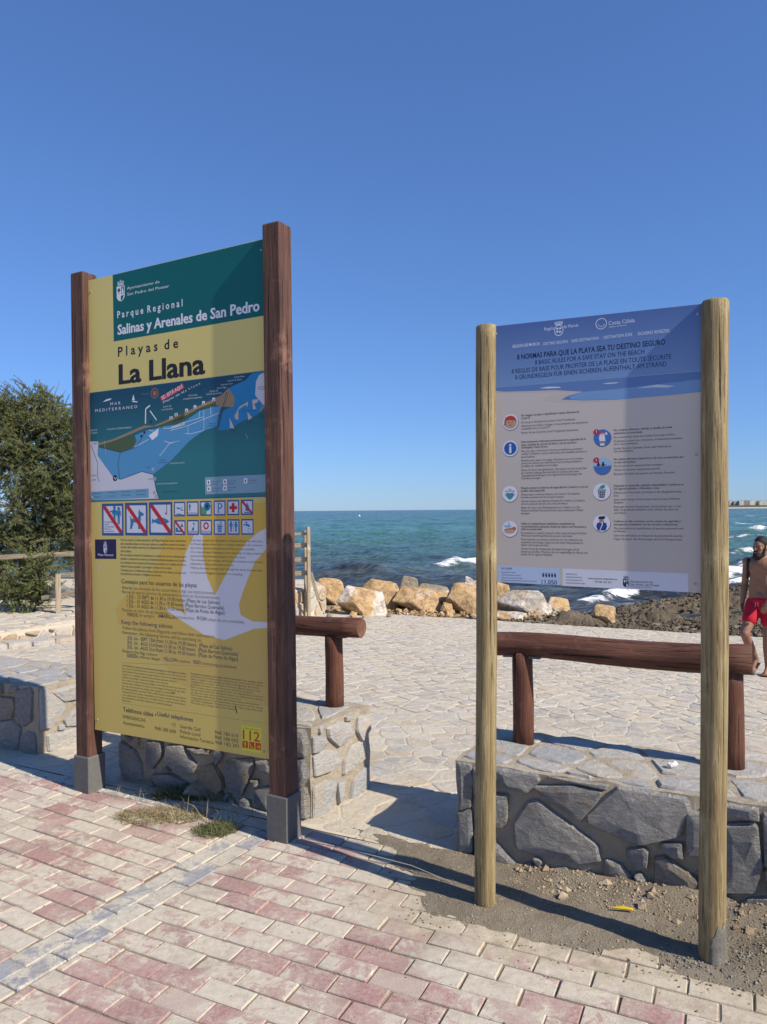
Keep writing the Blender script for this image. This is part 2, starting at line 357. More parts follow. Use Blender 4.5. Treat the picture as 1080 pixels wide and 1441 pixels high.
# brick pavers: the field right of the blue band, the field left of it, the band itself and the blue border row
bA = Vector(gp(104, 1321) + (0,)); bB = Vector(gp(222, 1252) + (0,)); bd = (bB - bA).normalized(); bn = Vector((bd.y, -bd.x, 0))   # bn points right
PW, PL = .105, .21
T_BORDER = 3.245
mats_p = {'r': m_paver, 'b': m_blue}
def paver_mesh(poly, rg, th=.055):
    """prism with worn, rounded top edges"""
    q0 = inset(poly, rg.uniform(.0022, .0052))
    if len(q0) < 3: return None
    q1 = inset(q0, .0038)
    if len(q1) != len(q0): q1 = [(c[0] * .93 + centroid(q0)[0] * .07, c[1] * .93 + centroid(q0)[1] * .07) for c in q0]
    n = len(q0); cx, cy = centroid(q0)
    V = [(x, y, -th) for x, y in q0] + [(x, y, -.0036 - rg.uniform(0, .0025)) for x, y in q0] + [(x + rg.uniform(-.0015, .0015), y + rg.uniform(-.0015, .0015), rg.uniform(-.0018, .0008)) for x, y in q1]
    Fc = [tuple(r * n + k for k in ()) for r in ()]
    for r in range(2):
        for k in range(n): Fc.append((r * n + k, r * n + (k + 1) % n, (r + 1) * n + (k + 1) % n, (r + 1) * n + k))
    Fc.append(tuple(range(2 * n, 3 * n)))
    return V, Fc
pv = []                                        # (poly in world xy, kind, direction)
def row_field(ang, keep_side, phase):
    a = math.radians(ang); e = Vector((math.cos(a), math.sin(a), 0)); n = Vector((-math.sin(a), math.cos(a), 0))
    piv = bA + bd * 1.3                        # both fields agree here
    k0 = math.floor((-2.4 - 3.2) / PW)
    for k in range(-70, 12):
        for j in range(-34, 34):
            u0 = j * PL + (PL / 2 if k % 2 else 0) + phase; v0 = k * PW
            c = [piv + e * (u0 + du) + n * (v0 + dv) for du, dv in ((0, 0), (PL, 0), (PL, PW), (0, PW))]
            poly = [(p.x, p.y) for p in c]
            off = 0.107
            pl = bA + bn * (off * keep_side)
            poly = clip_half(poly, (pl.x, pl.y), (-bn.x * keep_side, -bn.y * keep_side))
            if len(poly) < 3: continue
            q = st(0, T_BORDER); poly = clip_half(poly, (q.x, q.y), (N2.x, N2.y))
            if len(poly) < 3 or abs(area(poly)) < .0016: continue
            cx, cy = centroid(poly)
            if cx < -6.5 or cx > 4.2 or cy < -.6: continue
            pv.append((poly, 'r'))
row_field(-25.6, 1, .03); row_field(-29.5, -1, .08)
for side in (-1, 1):
    for j in range(-22, 20):
        u0 = j * PL + (PL / 2 if side > 0 else 0); c = []
        for du, dv in ((0, 0), (PL, 0), (PL, PW), (0, PW)):
            p = bA + bd * (u0 + du) + bn * ((dv if side > 0 else dv - PW)); c.append((p.x, p.y))
        q = st(0, T_BORDER); c = clip_half(c, (q.x, q.y), (N2.x, N2.y))
        if len(c) > 2 and abs(area(c)) > .002 and centroid(c)[1] > -.6: pv.append((c, 'b'))
for j in range(-36, 30):
    c = [st(j * PL + du, T_BORDER + .003 + dv) for du, dv in ((0, 0), (PL, 0), (PL, PW), (0, PW))]
    pv.append(([(p.x, p.y) for p in c], 'b'))

dirt_px = [(455, 1158), (478, 1166), (520, 1190), (540, 1225), (556, 1262), (578, 1300), (640, 1320), (700, 1334), (770, 1344), (850, 1350), (930, 1372), (985, 1398), (1090, 1415)]
dirt_poly = [gp(*p) for p in dirt_px] + [(3.6, 1.2)] + [tuple(st(3.2, 3.52)[:2]), tuple(st(-1.9, 3.52)[:2])]
def sdf(X, Y, poly):
    X = np.asarray(X, float); Y = np.asarray(Y, float); d = np.full(X.shape, 1e9); inside = np.zeros(X.shape, bool)
    for i in range(len(poly)):
        ax, ay = poly[i]; bx, by = poly[(i + 1) % len(poly)]; ex, ey = bx - ax, by - ay
        h = np.clip(((X - ax) * ex + (Y - ay) * ey) / (ex * ex + ey * ey), 0, 1)
        d = np.minimum(d, np.hypot(X - ax - h * ex, Y - ay - h * ey))
        cr = ((ay > Y) != (by > Y)) & (X < (bx - ax) * (Y - ay) / (by - ay + 1e-12) + ax); inside ^= cr
    return np.where(inside, -d, d)

def paver_rank(p):
    c = centroid(p[0]); q = project((c[0], c[1], 0))
    if q is None or not (-25 < q[0] < 1105 and q[1] < 1475): return 1e9
    if float(sdf(c[0], c[1], dirt_poly)) < -.18: return 1e8
    s, t = to_st(*c)
    if t > 3.3 and not (-2.2 < s < -1.3): return 1e8
    return math.hypot(c[0], c[1])
_rk = {}
_pr = paver_rank
def paver_rank(p):
    k_ = (round(p[0][0][0], 5), round(p[0][0][1], 5), round(p[0][2][0], 5))
    if k_ not in _rk: _rk[k_] = _pr(p)
    return _rk[k_]
pv.sort(key=paver_rank)
fieldg = Geo(); shared = [paver_mesh([(-PL / 2, -PW / 2), (PL / 2, -PW / 2), (PL / 2, PW / 2), (-PL / 2, PW / 2)], rnd) for _ in range(9)]
sh_me = {}
for kd in 'rb':
    for i, (V, Fc) in enumerate(shared):
        me = bpy.data.meshes.new('brick'); me.from_pydata(V, [], Fc); me.materials.append(mats_p[kd]); me.update(); sh_me[kd, i] = me
bluef = Geo()
nobj = 0
for poly, kd in pv:
    full = len(poly) == 4 and abs(abs(area(poly)) - PL * PW) < 1e-5
    cx, cy = centroid(poly); zj = rnd.uniform(-.0035, .0025)
    r = paver_rank((poly, kd))
    if r < 1e7 and nobj < 300:
        nobj += 1
        if full:
            o = bpy.data.objects.new('brick', sh_me[kd, rnd.randrange(9)]); ang = math.atan2(poly[1][1] - poly[0][1], poly[1][0] - poly[0][0]) + rnd.choice((0, math.pi))
        else:
            V, Fc = paver_mesh([(x - cx, y - cy) for x, y in poly], rnd) or (None, None)
            if V is None: continue
            me = bpy.data.meshes.new('brick'); me.from_pydata(V, [], Fc); me.materials.append(mats_p[kd]); me.update(); o = bpy.data.objects.new('brick', me); ang = 0
        col.objects.link(o); o.parent = bed; o.location = (cx, cy, zj); o.rotation_euler = (rnd.uniform(-.010, .010), rnd.uniform(-.010, .010), ang + rnd.uniform(-.014, .014)); o.location.x += rnd.uniform(-.0018, .0018); o.location.y += rnd.uniform(-.0018, .0018)
    else:
        g = paver_mesh(poly, rnd)
        if g: (fieldg if kd == 'r' else bluef).add([(x, y, z + zj) for x, y, z in g[0]], g[1])
tag(fieldg.build('red_brick_field', [m_paver_i], bed), kind='stuff')
tag(bluef.build('blue_brick_field', [m_blue], bed), kind='stuff')

# dug earth and cement left over the bricks round the newer sign
def dirt_z(X, Y):
    d = sdf(X, Y, dirt_poly) + fbm(X * 6, Y * 6, 11) * .16
    s = X * E2.x + Y * E2.y; t = X * N2.x + Y * N2.y
    z = -.012 + .026 * smoothstep(.02, -.20, d) + fbm(X * 9, Y * 9, 21, 5) * .014 * smoothstep(.0, -.15, d)
    m = smoothstep(-1.0, -.35, s) * np.exp(-((t - 3.44) / .16) ** 2) * .045 * (1 + fbm(X * 4, Y * 4, 5) * 1.6)
    m2 = smoothstep(-.10, .25, s) * smoothstep(2.72, 3.1, t) * (.045 + .14 * fbm(X * 7, Y * 7, 8))
    lump = .012 * np.exp(-(((X - 1.26) / .17) ** 2 + ((Y - 2.75) / .12) ** 2)) + .006 * np.exp(-(((X - .43) / .12) ** 2 + ((Y - 3.2) / .1) ** 2))
    return z + np.maximum(m, m2) * smoothstep(.05, -.1, d) + lump + fbm(X * 40, Y * 40, 31, 3) * .006 * smoothstep(.0, -.1, d)
dirt = grid('dug_earth', np.linspace(-.75, 3.6, 300), np.linspace(1.9, 4.1, 190), dirt_z, m_dirt, keep=lambda X, Y: (sdf(X, Y, dirt_poly) < .06) & (X * N2.x + Y * N2.y < WT + .03))
tag(dirt, 'grey brown dug earth spread over the bricks around the pine poles', 'earth', kind='stuff')
def pebble(g, p, r, rg):
    V = []; R = Matrix.Rotation(rg.uniform(0, 6.3), 3, 'Z') @ Matrix.Rotation(rg.uniform(0, 6.3), 3, 'X')
    for x, y, z in ((1, 0, 0), (-1, 0, 0), (0, 1, 0), (0, -1, 0), (0, 0, 1), (0, 0, -1)):
        V.append(Vector(p) + R @ Vector((x * r * rg.uniform(.7, 1.3), y * r * rg.uniform(.6, 1.1), z * r * rg.uniform(.5, .9))))
    g.add(V, [(0, 2, 4), (2, 1, 4), (1, 3, 4), (3, 0, 4), (2, 0, 5), (1, 2, 5), (3, 1, 5), (0, 3, 5)])
gr = Geo(); cem = Geo()
cnt = 0
while cnt < 5200:
    s = rnd.uniform(-1.9, 1.4); t = rnd.uniform(2.2, 3.46); p = st(s, t); d = float(sdf(p.x, p.y, dirt_poly))
    if d > .12 or (d > 0 and rnd.random() > .12): continue
    dense = 1.0 if (t > 3.2 and s > -1.0) or (s > .02 and t > 2.85) else .22
    if rnd.random() > dense: continue
    z = float(dirt_z(np.array(p.x), np.array(p.y))); r = rnd.choice((.002, .003, .003, .004, .005, .006)) * (1.6 if dense == 1 and rnd.random() < .3 else 1)
    if dense == 1 and rnd.random() < (.05 if s > .02 else .02): r = rnd.uniform(.012, .030)
    pebble(gr, (p.x, p.y, max(z, 0) + r * .25), r, rnd); cnt += 1
tag(gr.build('gravel', [m_rubble]), 'loose pale gravel and rubble heaped along the foot of the right wall', 'gravel', kind='stuff')
for _ in range(420):
    a = rnd.uniform(0, 6.3); q = abs(rnd.gauss(0, .11)) + .03; x = 1.265 + q * math.cos(a) * 1.5; y = 2.76 + q * math.sin(a); r = rnd.uniform(.003, .009)
    if float(sdf(x, y, dirt_poly)) > -.03: continue
    pebble(cem, (x, y, max(0, float(dirt_z(np.array(x), np.array(y)))) + r * .2), r, rnd)
tag(cem.build('cement_crumbs', [m_cement]), 'dark wet cement crumbs round the nearest pine pole', 'cement', kind='stuff')
k = Geo()                                       # the crumbs scattered over the open pavement
for _ in range(900):
    x = rnd.uniform(-2.6, 1.5); y = rnd.uniform(2.2, 4.2)
    if to_st(x, y)[1] > 3.2: continue
    pebble(k, (x, y, .001), rnd.choice((.0012, .0018, .0025, .004)), rnd)
tag(k.build('grit', [m_rubble]), 'tiny crumbs of grit scattered on the brick pavement', 'grit', kind='stuff')

# the stone plaza behind the walls
PT0, PT1 = WT - .10, 15.2
def edge_keep(X, Y):
    t = X * N2.x + Y * N2.y; return t > PT0 + .02
s0, s1 = -12.0, 10.0
SS, TT = np.meshgrid(np.linspace(s0, s1, 100), np.linspace(PT0, PT1 + .1, 70))
gz = plaza_z(TT) - .0038 + fbm(SS * 3, TT * 3, 4) * .004
V = [tuple(st(a, b, z)) for a, b, z in zip(SS.ravel(), TT.ravel(), gz.ravel())]; I = np.arange(SS.size).reshape(SS.shape)
plaza = mk('plaza', V, np.stack([I[:-1, :-1], I[:-1, 1:], I[1:, 1:], I[1:, :-1]], -1).reshape(-1, 4).tolist(), m_grout, smooth=True)
tag(plaza, kind='structure')
cells = voronoi_cells(s0, s1, PT0 + .02, PT1, .225, .165, .45, rnd)
def st_rank(c):
    s, t = centroid(c); p = st(s, t, float(plaza_z(t))); q = project(p)
    if q is None or not (-20 < q[0] < 1100 and q[1] < 1460): return 1e9 + p.length
    if t < 4.05 and (s > -1.3 or -3.6 < s < -2.2 or s < -4.5): return 1e8
    if -1.25 < s < 1 and t < 4.6: return 1e7
    return p.length
cells.sort(key=st_rank); pf = Geo(); nobj = 0
for c in cells:
    q = inset(c, .005)
    if len(q) < 3 or abs(area(q)) < .003: continue
    q = chaikin(q, .12); r = st_rank(c); s, t = centroid(q); z = float(plaza_z(t)); out = rnd.uniform(.0025, .0055)
    near = r < 1e7 and nobj < 300
    V, Fc = stone_geo(q, out, rnd, -.01, .22) if near else (None, None)
    if near:
        nobj += 1
        W = [st(u, v, float(plaza_z(v)) - .004 + w) for u, v, w in V]
        mk('paving_stone', W, Fc, m_flag, plaza, origin=st(s, t, z))
    else:
        n = len(q); W = [st(u, v, float(plaza_z(v)) - .012) for u, v in q] + [st(s + (u - s) * .94, t + (v - t) * .94, float(plaza_z(v)) - .004 + out) for u, v in q]
        pf.add(W, [(a, (a + 1) % n, n + (a + 1) % n, n + a) for a in range(n)] + [tuple(range(n, 2 * n))])
tag(pf.build('paving_stone_field', [m_flag_i], plaza), kind='stuff')
# ------------------------------------------------------------------ the three low rubble walls with their log rails
def stone_obj(parent, fn, poly, out, mat, rg=rnd, back=-.02, rough=.35):
    V, Fc = stone_geo(poly, out, rg, back, rough); W = [fn(*v) for v in V]
    c = sum((Vector(w) for w in W), Vector()) / len(W)
    return mk('stone', W, Fc, mat, parent, origin=c)
def hull_ok(poly): return len(poly) >= 3 and abs(area(poly)) > .0012
def conv(poly):                                  # convex hull, counter-clockwise
    P = sorted(set((round(a, 4), round(b, 4)) for a, b in poly))
    def half(Q):
        h = []
        for p in Q:
            while len(h) > 1 and (h[-1][0] - h[-2][0]) * (p[1] - h[-2][1]) - (h[-1][1] - h[-2][1]) * (p[0] - h[-2][0]) <= 0: h.pop()
            h.append(p)
        return h[:-1]
    return half(P) + half(P[::-1])
def wall_thing(label, s0, s1, t0, t1, h, skew=0.0, base=-.06):
    """mortar core with slightly battered, uneven faces"""
    c = st((s0 + s1) / 2, (t0 + t1) / 2)
    w = empty('stone_wall', (c.x, c.y, 0), label, 'wall', 'low stone walls between pavement and plaza')
    g = Geo(); nx = max(4, int((s1 - s0) / .09)); ny = max(3, int((t1 - t0) / .09)); nz = max(3, int((h - base) / .09))
    def P(i, j, k):
        u = i / nx; v = j / ny; q = k / nz; jj = lambda a, b: (float(vnoise(a * 3.1 + s0 * 7, b * 2.7, 17)) - .5) * .018
        return st(s0 + (s1 - s0) * u + skew * v * (1 if u > .5 else 0) * (2 * u - 1) + jj(j + k, i) * (i in (0, nx)), t0 + (t1 - t0) * v + jj(i, k + j) * (j in (0, ny)), base + (h - base) * q + (jj(i * 1.3, j * 1.3) * .9 if k == nz else 0))
    def face(fn, a, b):
        for i in range(a):
            for j in range(b): g.add([fn(i, j), fn(i + 1, j), fn(i + 1, j + 1), fn(i, j + 1)], [(0, 1, 2, 3)])
    face(lambda i, k: P(i, 0, k), nx, nz); face(lambda i, k: P(nx - i, ny, k), nx, nz)
    face(lambda j, k: P(nx, j, k), ny, nz); face(lambda j, k: P(0, ny - j, k), ny, nz); face(lambda i, j: P(i, j, nz), nx, ny)
    g.build('mortar_core', [m_mortar], w)
    return w
class FrontPlane:
    def __init__(s, t): s.t = t; s.p = Plane(st(0, t), ANG)
    def conv(s, pts, ox, oy, sc): return [s.p.uv(ox + x / sc, oy + y / sc) for x, y in pts]
    def fn(s): return lambda u, v, w: s.p.w(u, v, w)
def fill(polys, boxes, rg, x0, x1, y0, y1, dx, dy, keep):
    """random stones wherever none has been traced"""
    out = []
    for c in voronoi_cells(x0, x1, y0, y1, dx, dy, .4, rg):
        m = centroid(c)
        if not keep(*m): continue
        if any(b[0] - .02 < m[0] < b[1] + .02 and b[2] - .02 < m[1] < b[3] + .02 for b in boxes): continue
        out.append(c)
    return out
def bbox(p): return (min(a for a, b in p), max(a for a, b in p), min(b for a, b in p), max(b for a, b in p))
def pt_in(v, p):
    s = False
    for i in range(len(p)):
        a, b = p[i], p[i - 1]
        if (a[1] > v[1]) != (b[1] > v[1]) and v[0] < (b[0] - a[0]) * (v[1] - a[1]) / (b[1] - a[1]) + a[0]: s = not s
    return s
def clip_rect(p, x0, x1, y0, y1):
    for q, n in (((x0, 0), (-1, 0)), ((x1, 0), (1, 0)), ((0, y0), (0, -1)), ((0, y1), (0, 1))):
        if len(p) > 2: p = clip_half(p, q, n)
    return p
def lay(parent, plane, traced, x0, x1, y0, y1, rnd_x, out=.028, mat=None, dx=.22, dy=.16, brown=()):
    fn = plane.fn(); used = []
    for i, p in enumerate(traced):
        p = clip_rect(conv(p), x0 + .006, x1 - .006, y0 + .004, y1 - .006)
        if not hull_ok(p): continue
        cc_ = centroid(p); p = clip_rect([(cc_[0] + (a - cc_[0]) * 1.12, cc_[1] + (b - cc_[1]) * 1.12) for a, b in p], x0 + .006, x1 - .006, y0 + .004, y1 - .006); used.append([(cc_[0] + (a - cc_[0]) * 1.06, cc_[1] + (b - cc_[1]) * 1.06) for a, b in p]); stone_obj(parent, fn, chaikin(p, .07), out * rnd.uniform(.75, 1.3), (m_oldstone if i in brown else (mat or m_wallstone)), rough=.45)
    for a, b, dx, dy, gp_ in [(a, b, dx, dy, .014) for a, b in rnd_x] + [(x0, x1, .10, .085, .010)] + [(x0, x1, .06, .05, .008)]:
        for c in voronoi_cells(a, b, y0, y1, dx, dy, .4, rnd):
            m = centroid(c); q = inset(c, gp_)
            if len(q) < 3: continue
            if any(pt_in(v, u) for u in used for v in q + [m]) or any(pt_in(v, q) for u in used for v in u): continue
            q = clip_rect(q, x0 + .006, x1 - .006, y0 + .004, y1 - .006)
            if len(q) > 2: used.append(q)
            if hull_ok(q): stone_obj(parent, fn, chaikin(q, .08), out * rnd.uniform(.7, 1.2), mat or m_wallstone, rough=.45)
def caps(parent, s0, s1, t0, t1, h, dx=.30, dy=.22, skew=0):
    for c in voronoi_cells(s0, s1, t0, t1, dx, dy, .42, rnd):
        q = inset(c, .014)
        if len(q) < 3 or abs(area(q)) < .004: continue
        stone_obj(parent, lambda u, v, w: st(u, v, h + w - .004), chaikin(q, .2), rnd.uniform(.008, .016), m_capstone, back=-.015, rough=.3)
class EndPlane:                                   # a wall's right-hand end face
    def __init__(s, p0, p1): 
        s.p0 = Vector(p0); d = Vector(p1) - s.p0; s.p = Plane(s.p0, math.degrees(math.atan2(d.y, d.x)))
    def conv(s, pts, ox, oy, sc): return [s.p.uv(ox + x / sc, oy + y / sc) for x, y in pts]
    def fn(s): return lambda u, v, w: s.p.w(u, v, w)

# right wall
HR = .45
wr = wall_thing('long grey stone wall carrying the log rail behind the pine pole sign', -1.33, 2.6, WT, WT + .60, HR)
fp = FrontPlane(WT)
A = [[(375,130),(490,30),(560,20),(740,65),(760,110),(720,210),(580,240),(470,200),(380,160)], [(80,170),(130,95),(170,85),(240,140),(390,250),(400,310),(330,320),(180,285),(90,260)],
     [(160,20),(300,15),(415,40),(390,85),(330,150),(270,110),(190,55)], [(525,270),(590,262),(605,280),(600,340),(570,345),(530,310)], [(440,310),(500,330),(540,380),(520,395),(430,365)],
     [(640,310),(680,305),(800,390),(800,485),(730,470),(640,420)], [(660,245),(740,240),(745,300),(700,295),(655,265)], [(915,180),(1040,175),(1060,330),(1030,435),(915,430)],
     [(765,125),(850,125),(895,180),(890,285),(765,280)], [(0,50),(45,70),(40,160),(20,180),(-15,175)], [(-20,250),(10,255),(75,325),(10,335)], [(830,330),(895,320),(895,440),(820,470)],
     [(960,500),(1010,465),(1120,460),(1130,540),(1000,540)], [(170,350),(280,340),(290,375),(200,385)], [(860,60),(1040,105),(1045,150),(900,130)], [(1068,135),(1180,140),(1180,300),(1075,330)], [(1075,350),(1200,330),(1200,440),(1090,440)]]
T = [fp.conv(p, 700, 1100, 2.842) for p in A]
B = [[(190,510),(310,510),(325,560),(290,595),(215,580),(195,550)], [(170,605),(225,610),(215,700),(175,715)], [(65,505),(100,500),(112,560),(105,640),(70,650)], [(58,665),(105,655),(110,790),(55,795)], [(115,520),(180,515),(180,590),(118,600)], [(115,615),(160,610),(165,700),(120,720)], [(120,735),(165,725),(200,800),(125,810)],
     [(365,512),(560,540),(545,585),(370,548)]]
T += [fp.conv(p, 620, 860, 2.348) for p in B]
lay(wr, fp, T, -1.33, 2.6, -.03, HR, [(-1.33, -.05), (.15, 2.6)], .030)
caps(wr, -1.32, 2.58, WT + .015, WT + .585, HR)

# middle wall, right behind the coloured park sign
HM = .50
wm = wall_thing('short stone wall in shade behind the tall park sign', -3.61, -2.185, WT, WT + .56, HM, .07)
A = [[(180,90),(255,95),(260,160),(215,225),(180,200)], [(295,110),(370,115),(430,200),(420,250),(350,245),(285,180)], [(450,235),(530,205),(580,290),(580,330),(545,360),(455,330)], [(600,190),(730,180),(735,230),(680,360),(610,300)],
     [(215,260),(300,255),(380,300),(370,320),(240,305)], [(45,90),(120,140),(150,200),(150,285),(60,270),(45,200)], [(395,118),(510,125),(500,150),(440,150)], [(755,190),(830,185),(830,250),(780,240)], [(750,340),(830,320),(830,440),(780,430),(745,400)],
     [(970,180),(1000,185),(1030,260),(1000,320),(970,320)], [(970,30),(1005,35),(1020,100),(1010,165),(970,160)], [(840,250),(950,250),(950,330),(860,340)], [(975,340),(1015,335),(1035,420),(1030,480),(985,470)]]
lay(wm, fp, [fp.conv(p, 160, 1020, 3.724) for p in A], -3.61, -2.185, -.03, HM, [(-3.61, -2.2)], .032, brown=(2,))
ep = EndPlane(st(-2.185, WT), st(-2.115, WT + .56))
A = [[(195,715),(240,690),(290,690),(300,740),(265,775),(200,800)], [(190,860),(240,825),(280,825),(270,960),(190,995)], [(180,630),(230,625),(245,650),(215,690),(180,700)], [(255,590),(300,565),(345,565),(365,610),(330,645),(300,665),(260,630)],
     [(330,730),(360,670),(415,640),(420,720),(370,760),(325,790)], [(355,900),(370,820),(430,760),(440,895),(380,925)], [(295,830),(320,825),(325,890),(300,920)], [(390,540),(435,530),(435,590),(400,640),(385,600)]]
lay(wm, ep, [ep.conv(p, 380, 840, 3.176) for p in A], 0, .56, -.03, HM, [], .022, mat=m_capstone)
caps(wm, -3.6, -2.19, WT + .015, WT + .545, HM)

# left wall
HL = .47
wl = wall_thing('stone wall at the left edge with a sunlit end face', -8.2, -4.50, 3.56, 4.22, HL)
fl = FrontPlane(3.56)
A = [[(75,400),(130,390),(140,410),(135,520),(105,540),(75,520)], [(-40,420),(60,430),(70,460),(55,510),(-40,520)], [(-40,530),(60,525),(85,560),(70,640),(-40,645)], [(95,590),(120,570),(150,580),(152,665),(100,640)], [(45,380),(75,372),(75,395),(45,405)]]
lay(wl, fl, [fl.conv(p, 0, 840, 3) for p in A], -8.2, -4.50, -.03, HL, [(-8.2, -5.2)], .028)
el = EndPlane(st(-4.50, 3.56), st(-4.50, 4.22))
A = [[(160,392),(180,385),(262,450),(262,480),(200,550),(162,550)], [(220,402),(320,365),(320,430),(270,440)], [(200,585),(320,555),(320,620),(205,650)], [(268,520),(300,480),(330,480),(330,540),(277,545)]]
lay(wl, el, [el.conv(p, 0, 840, 3) for p in A], 0, .66, -.03, HL, [], .022, mat=m_capstone)
caps(wl, -8.1, -4.51, 3.575, 4.205, HL)

# log rails on posts
def log_rail(label, a, b, ra, rb, posts, zt):
    """a, b: rail axis ends; posts: plan points"""
    r = empty('log_rail', tuple(Vector((posts[0][0], posts[0][1], zt))), label, 'rail', 'red brown log rails on the walls')
    a, b = Vector(a), Vector(b); n = 14; L = (b - a).length; ex = (b - a).normalized(); ey = Vector((-ex.y, ex.x, 0)).normalized(); ez = ex.cross(ey)
    g = Geo(); pts = [Vector((L * i / n, .006 * math.sin(i * .9), .008 * math.sin(i * .5))) for i in range(n + 1)]
    g.tube([pts[0] + Vector((-.004, 0, 0))] + pts + [pts[-1] + Vector((.004, 0, 0))], [ra * .93] + [ra + (rb - ra) * i / n for i in range(n + 1)] + [rb * .93], 22, True, 0, .012)
    g.m[-1] = 1; g.m[-2] = 1
    me = bpy.data.meshes.new('rail'); me.from_pydata(g.v, [], g.f); me.materials.append(m_rail); me.materials.append(m_end); me.polygons.foreach_set('material_index', g.m)
    for p in me.polygons: p.use_smooth = len(p.vertices) == 4
    o = bpy.data.objects.new('rail', me); col.objects.link(o); o.parent = r
    o.matrix_basis = Matrix.Translation(a - r.location) @ Matrix(((ex.x, ey.x, ez.x), (ex.y, ey.y, ez.y), (ex.z, ey.z, ez.z))).to_4x4()
    for px_, py_ in posts:
        k = ((Vector((px_, py_, 0)) - Vector((a.x, a.y, 0))).dot(Vector((ex.x, ex.y, 0)))) / L; rz = a.z + (b.z - a.z) * k
        g = Geo(); rr = .056
        g.tube([(px_, py_, zt - .03)] + [(px_ + .002 * math.sin(i), py_, zt + (rz - .03 - zt) * i / 5) for i in range(1, 6)], [rr * 1.02] + [rr * (1 - .008 * i) for i in range(5)], 20, True, 0, .01)
        p = g.build('post', [m_rpost], r, smooth=True)
        g = Geo(); R = Matrix(((ex.x, ey.x, 0), (ex.y, ey.y, 0), (0, 0, 1))); g.box((px_, py_, rz - ra * .86), (.20, .07, .014), R, 0, .004); g.build('bracket', [m_sleeve], r)
    return r
q1 = gp(737, 1045, HR); q2 = gp(1031, 1082, HR)
e_ = Vector((q2[0] - q1[0], q2[1] - q1[1], 0)); n_ = e_.normalized()
z1 = at_depth(737, 909, q1[1]).z; z2 = at_depth(1031, 928, q2[1]).z
pa = Vector((q1[0], q1[1], z1)) - n_ * .20; pb = Vector((q2[0], q2[1], z2)) + n_ * .085
log_rail('red brown log rail on two posts behind the pine pole sign', pa, pb, .063, .073, [q1, q2], HR + .004)
q1 = gp(471, 995, HM); d_ = (st(1, 0)).normalized(); q0 = (q1[0] - d_.x * 1.15, q1[1] - d_.y * 1.15)
z1 = at_depth(471, 882, q1[1]).z
pa = Vector((q0[0], q0[1], z1)) - d_ * .18; pb = Vector((q1[0], q1[1], z1)) + d_ * .19
log_rail('red brown log rail whose sawn end sticks out beside the tall sign', pa, pb, .062, .060, [q1, q0], HM + .004)
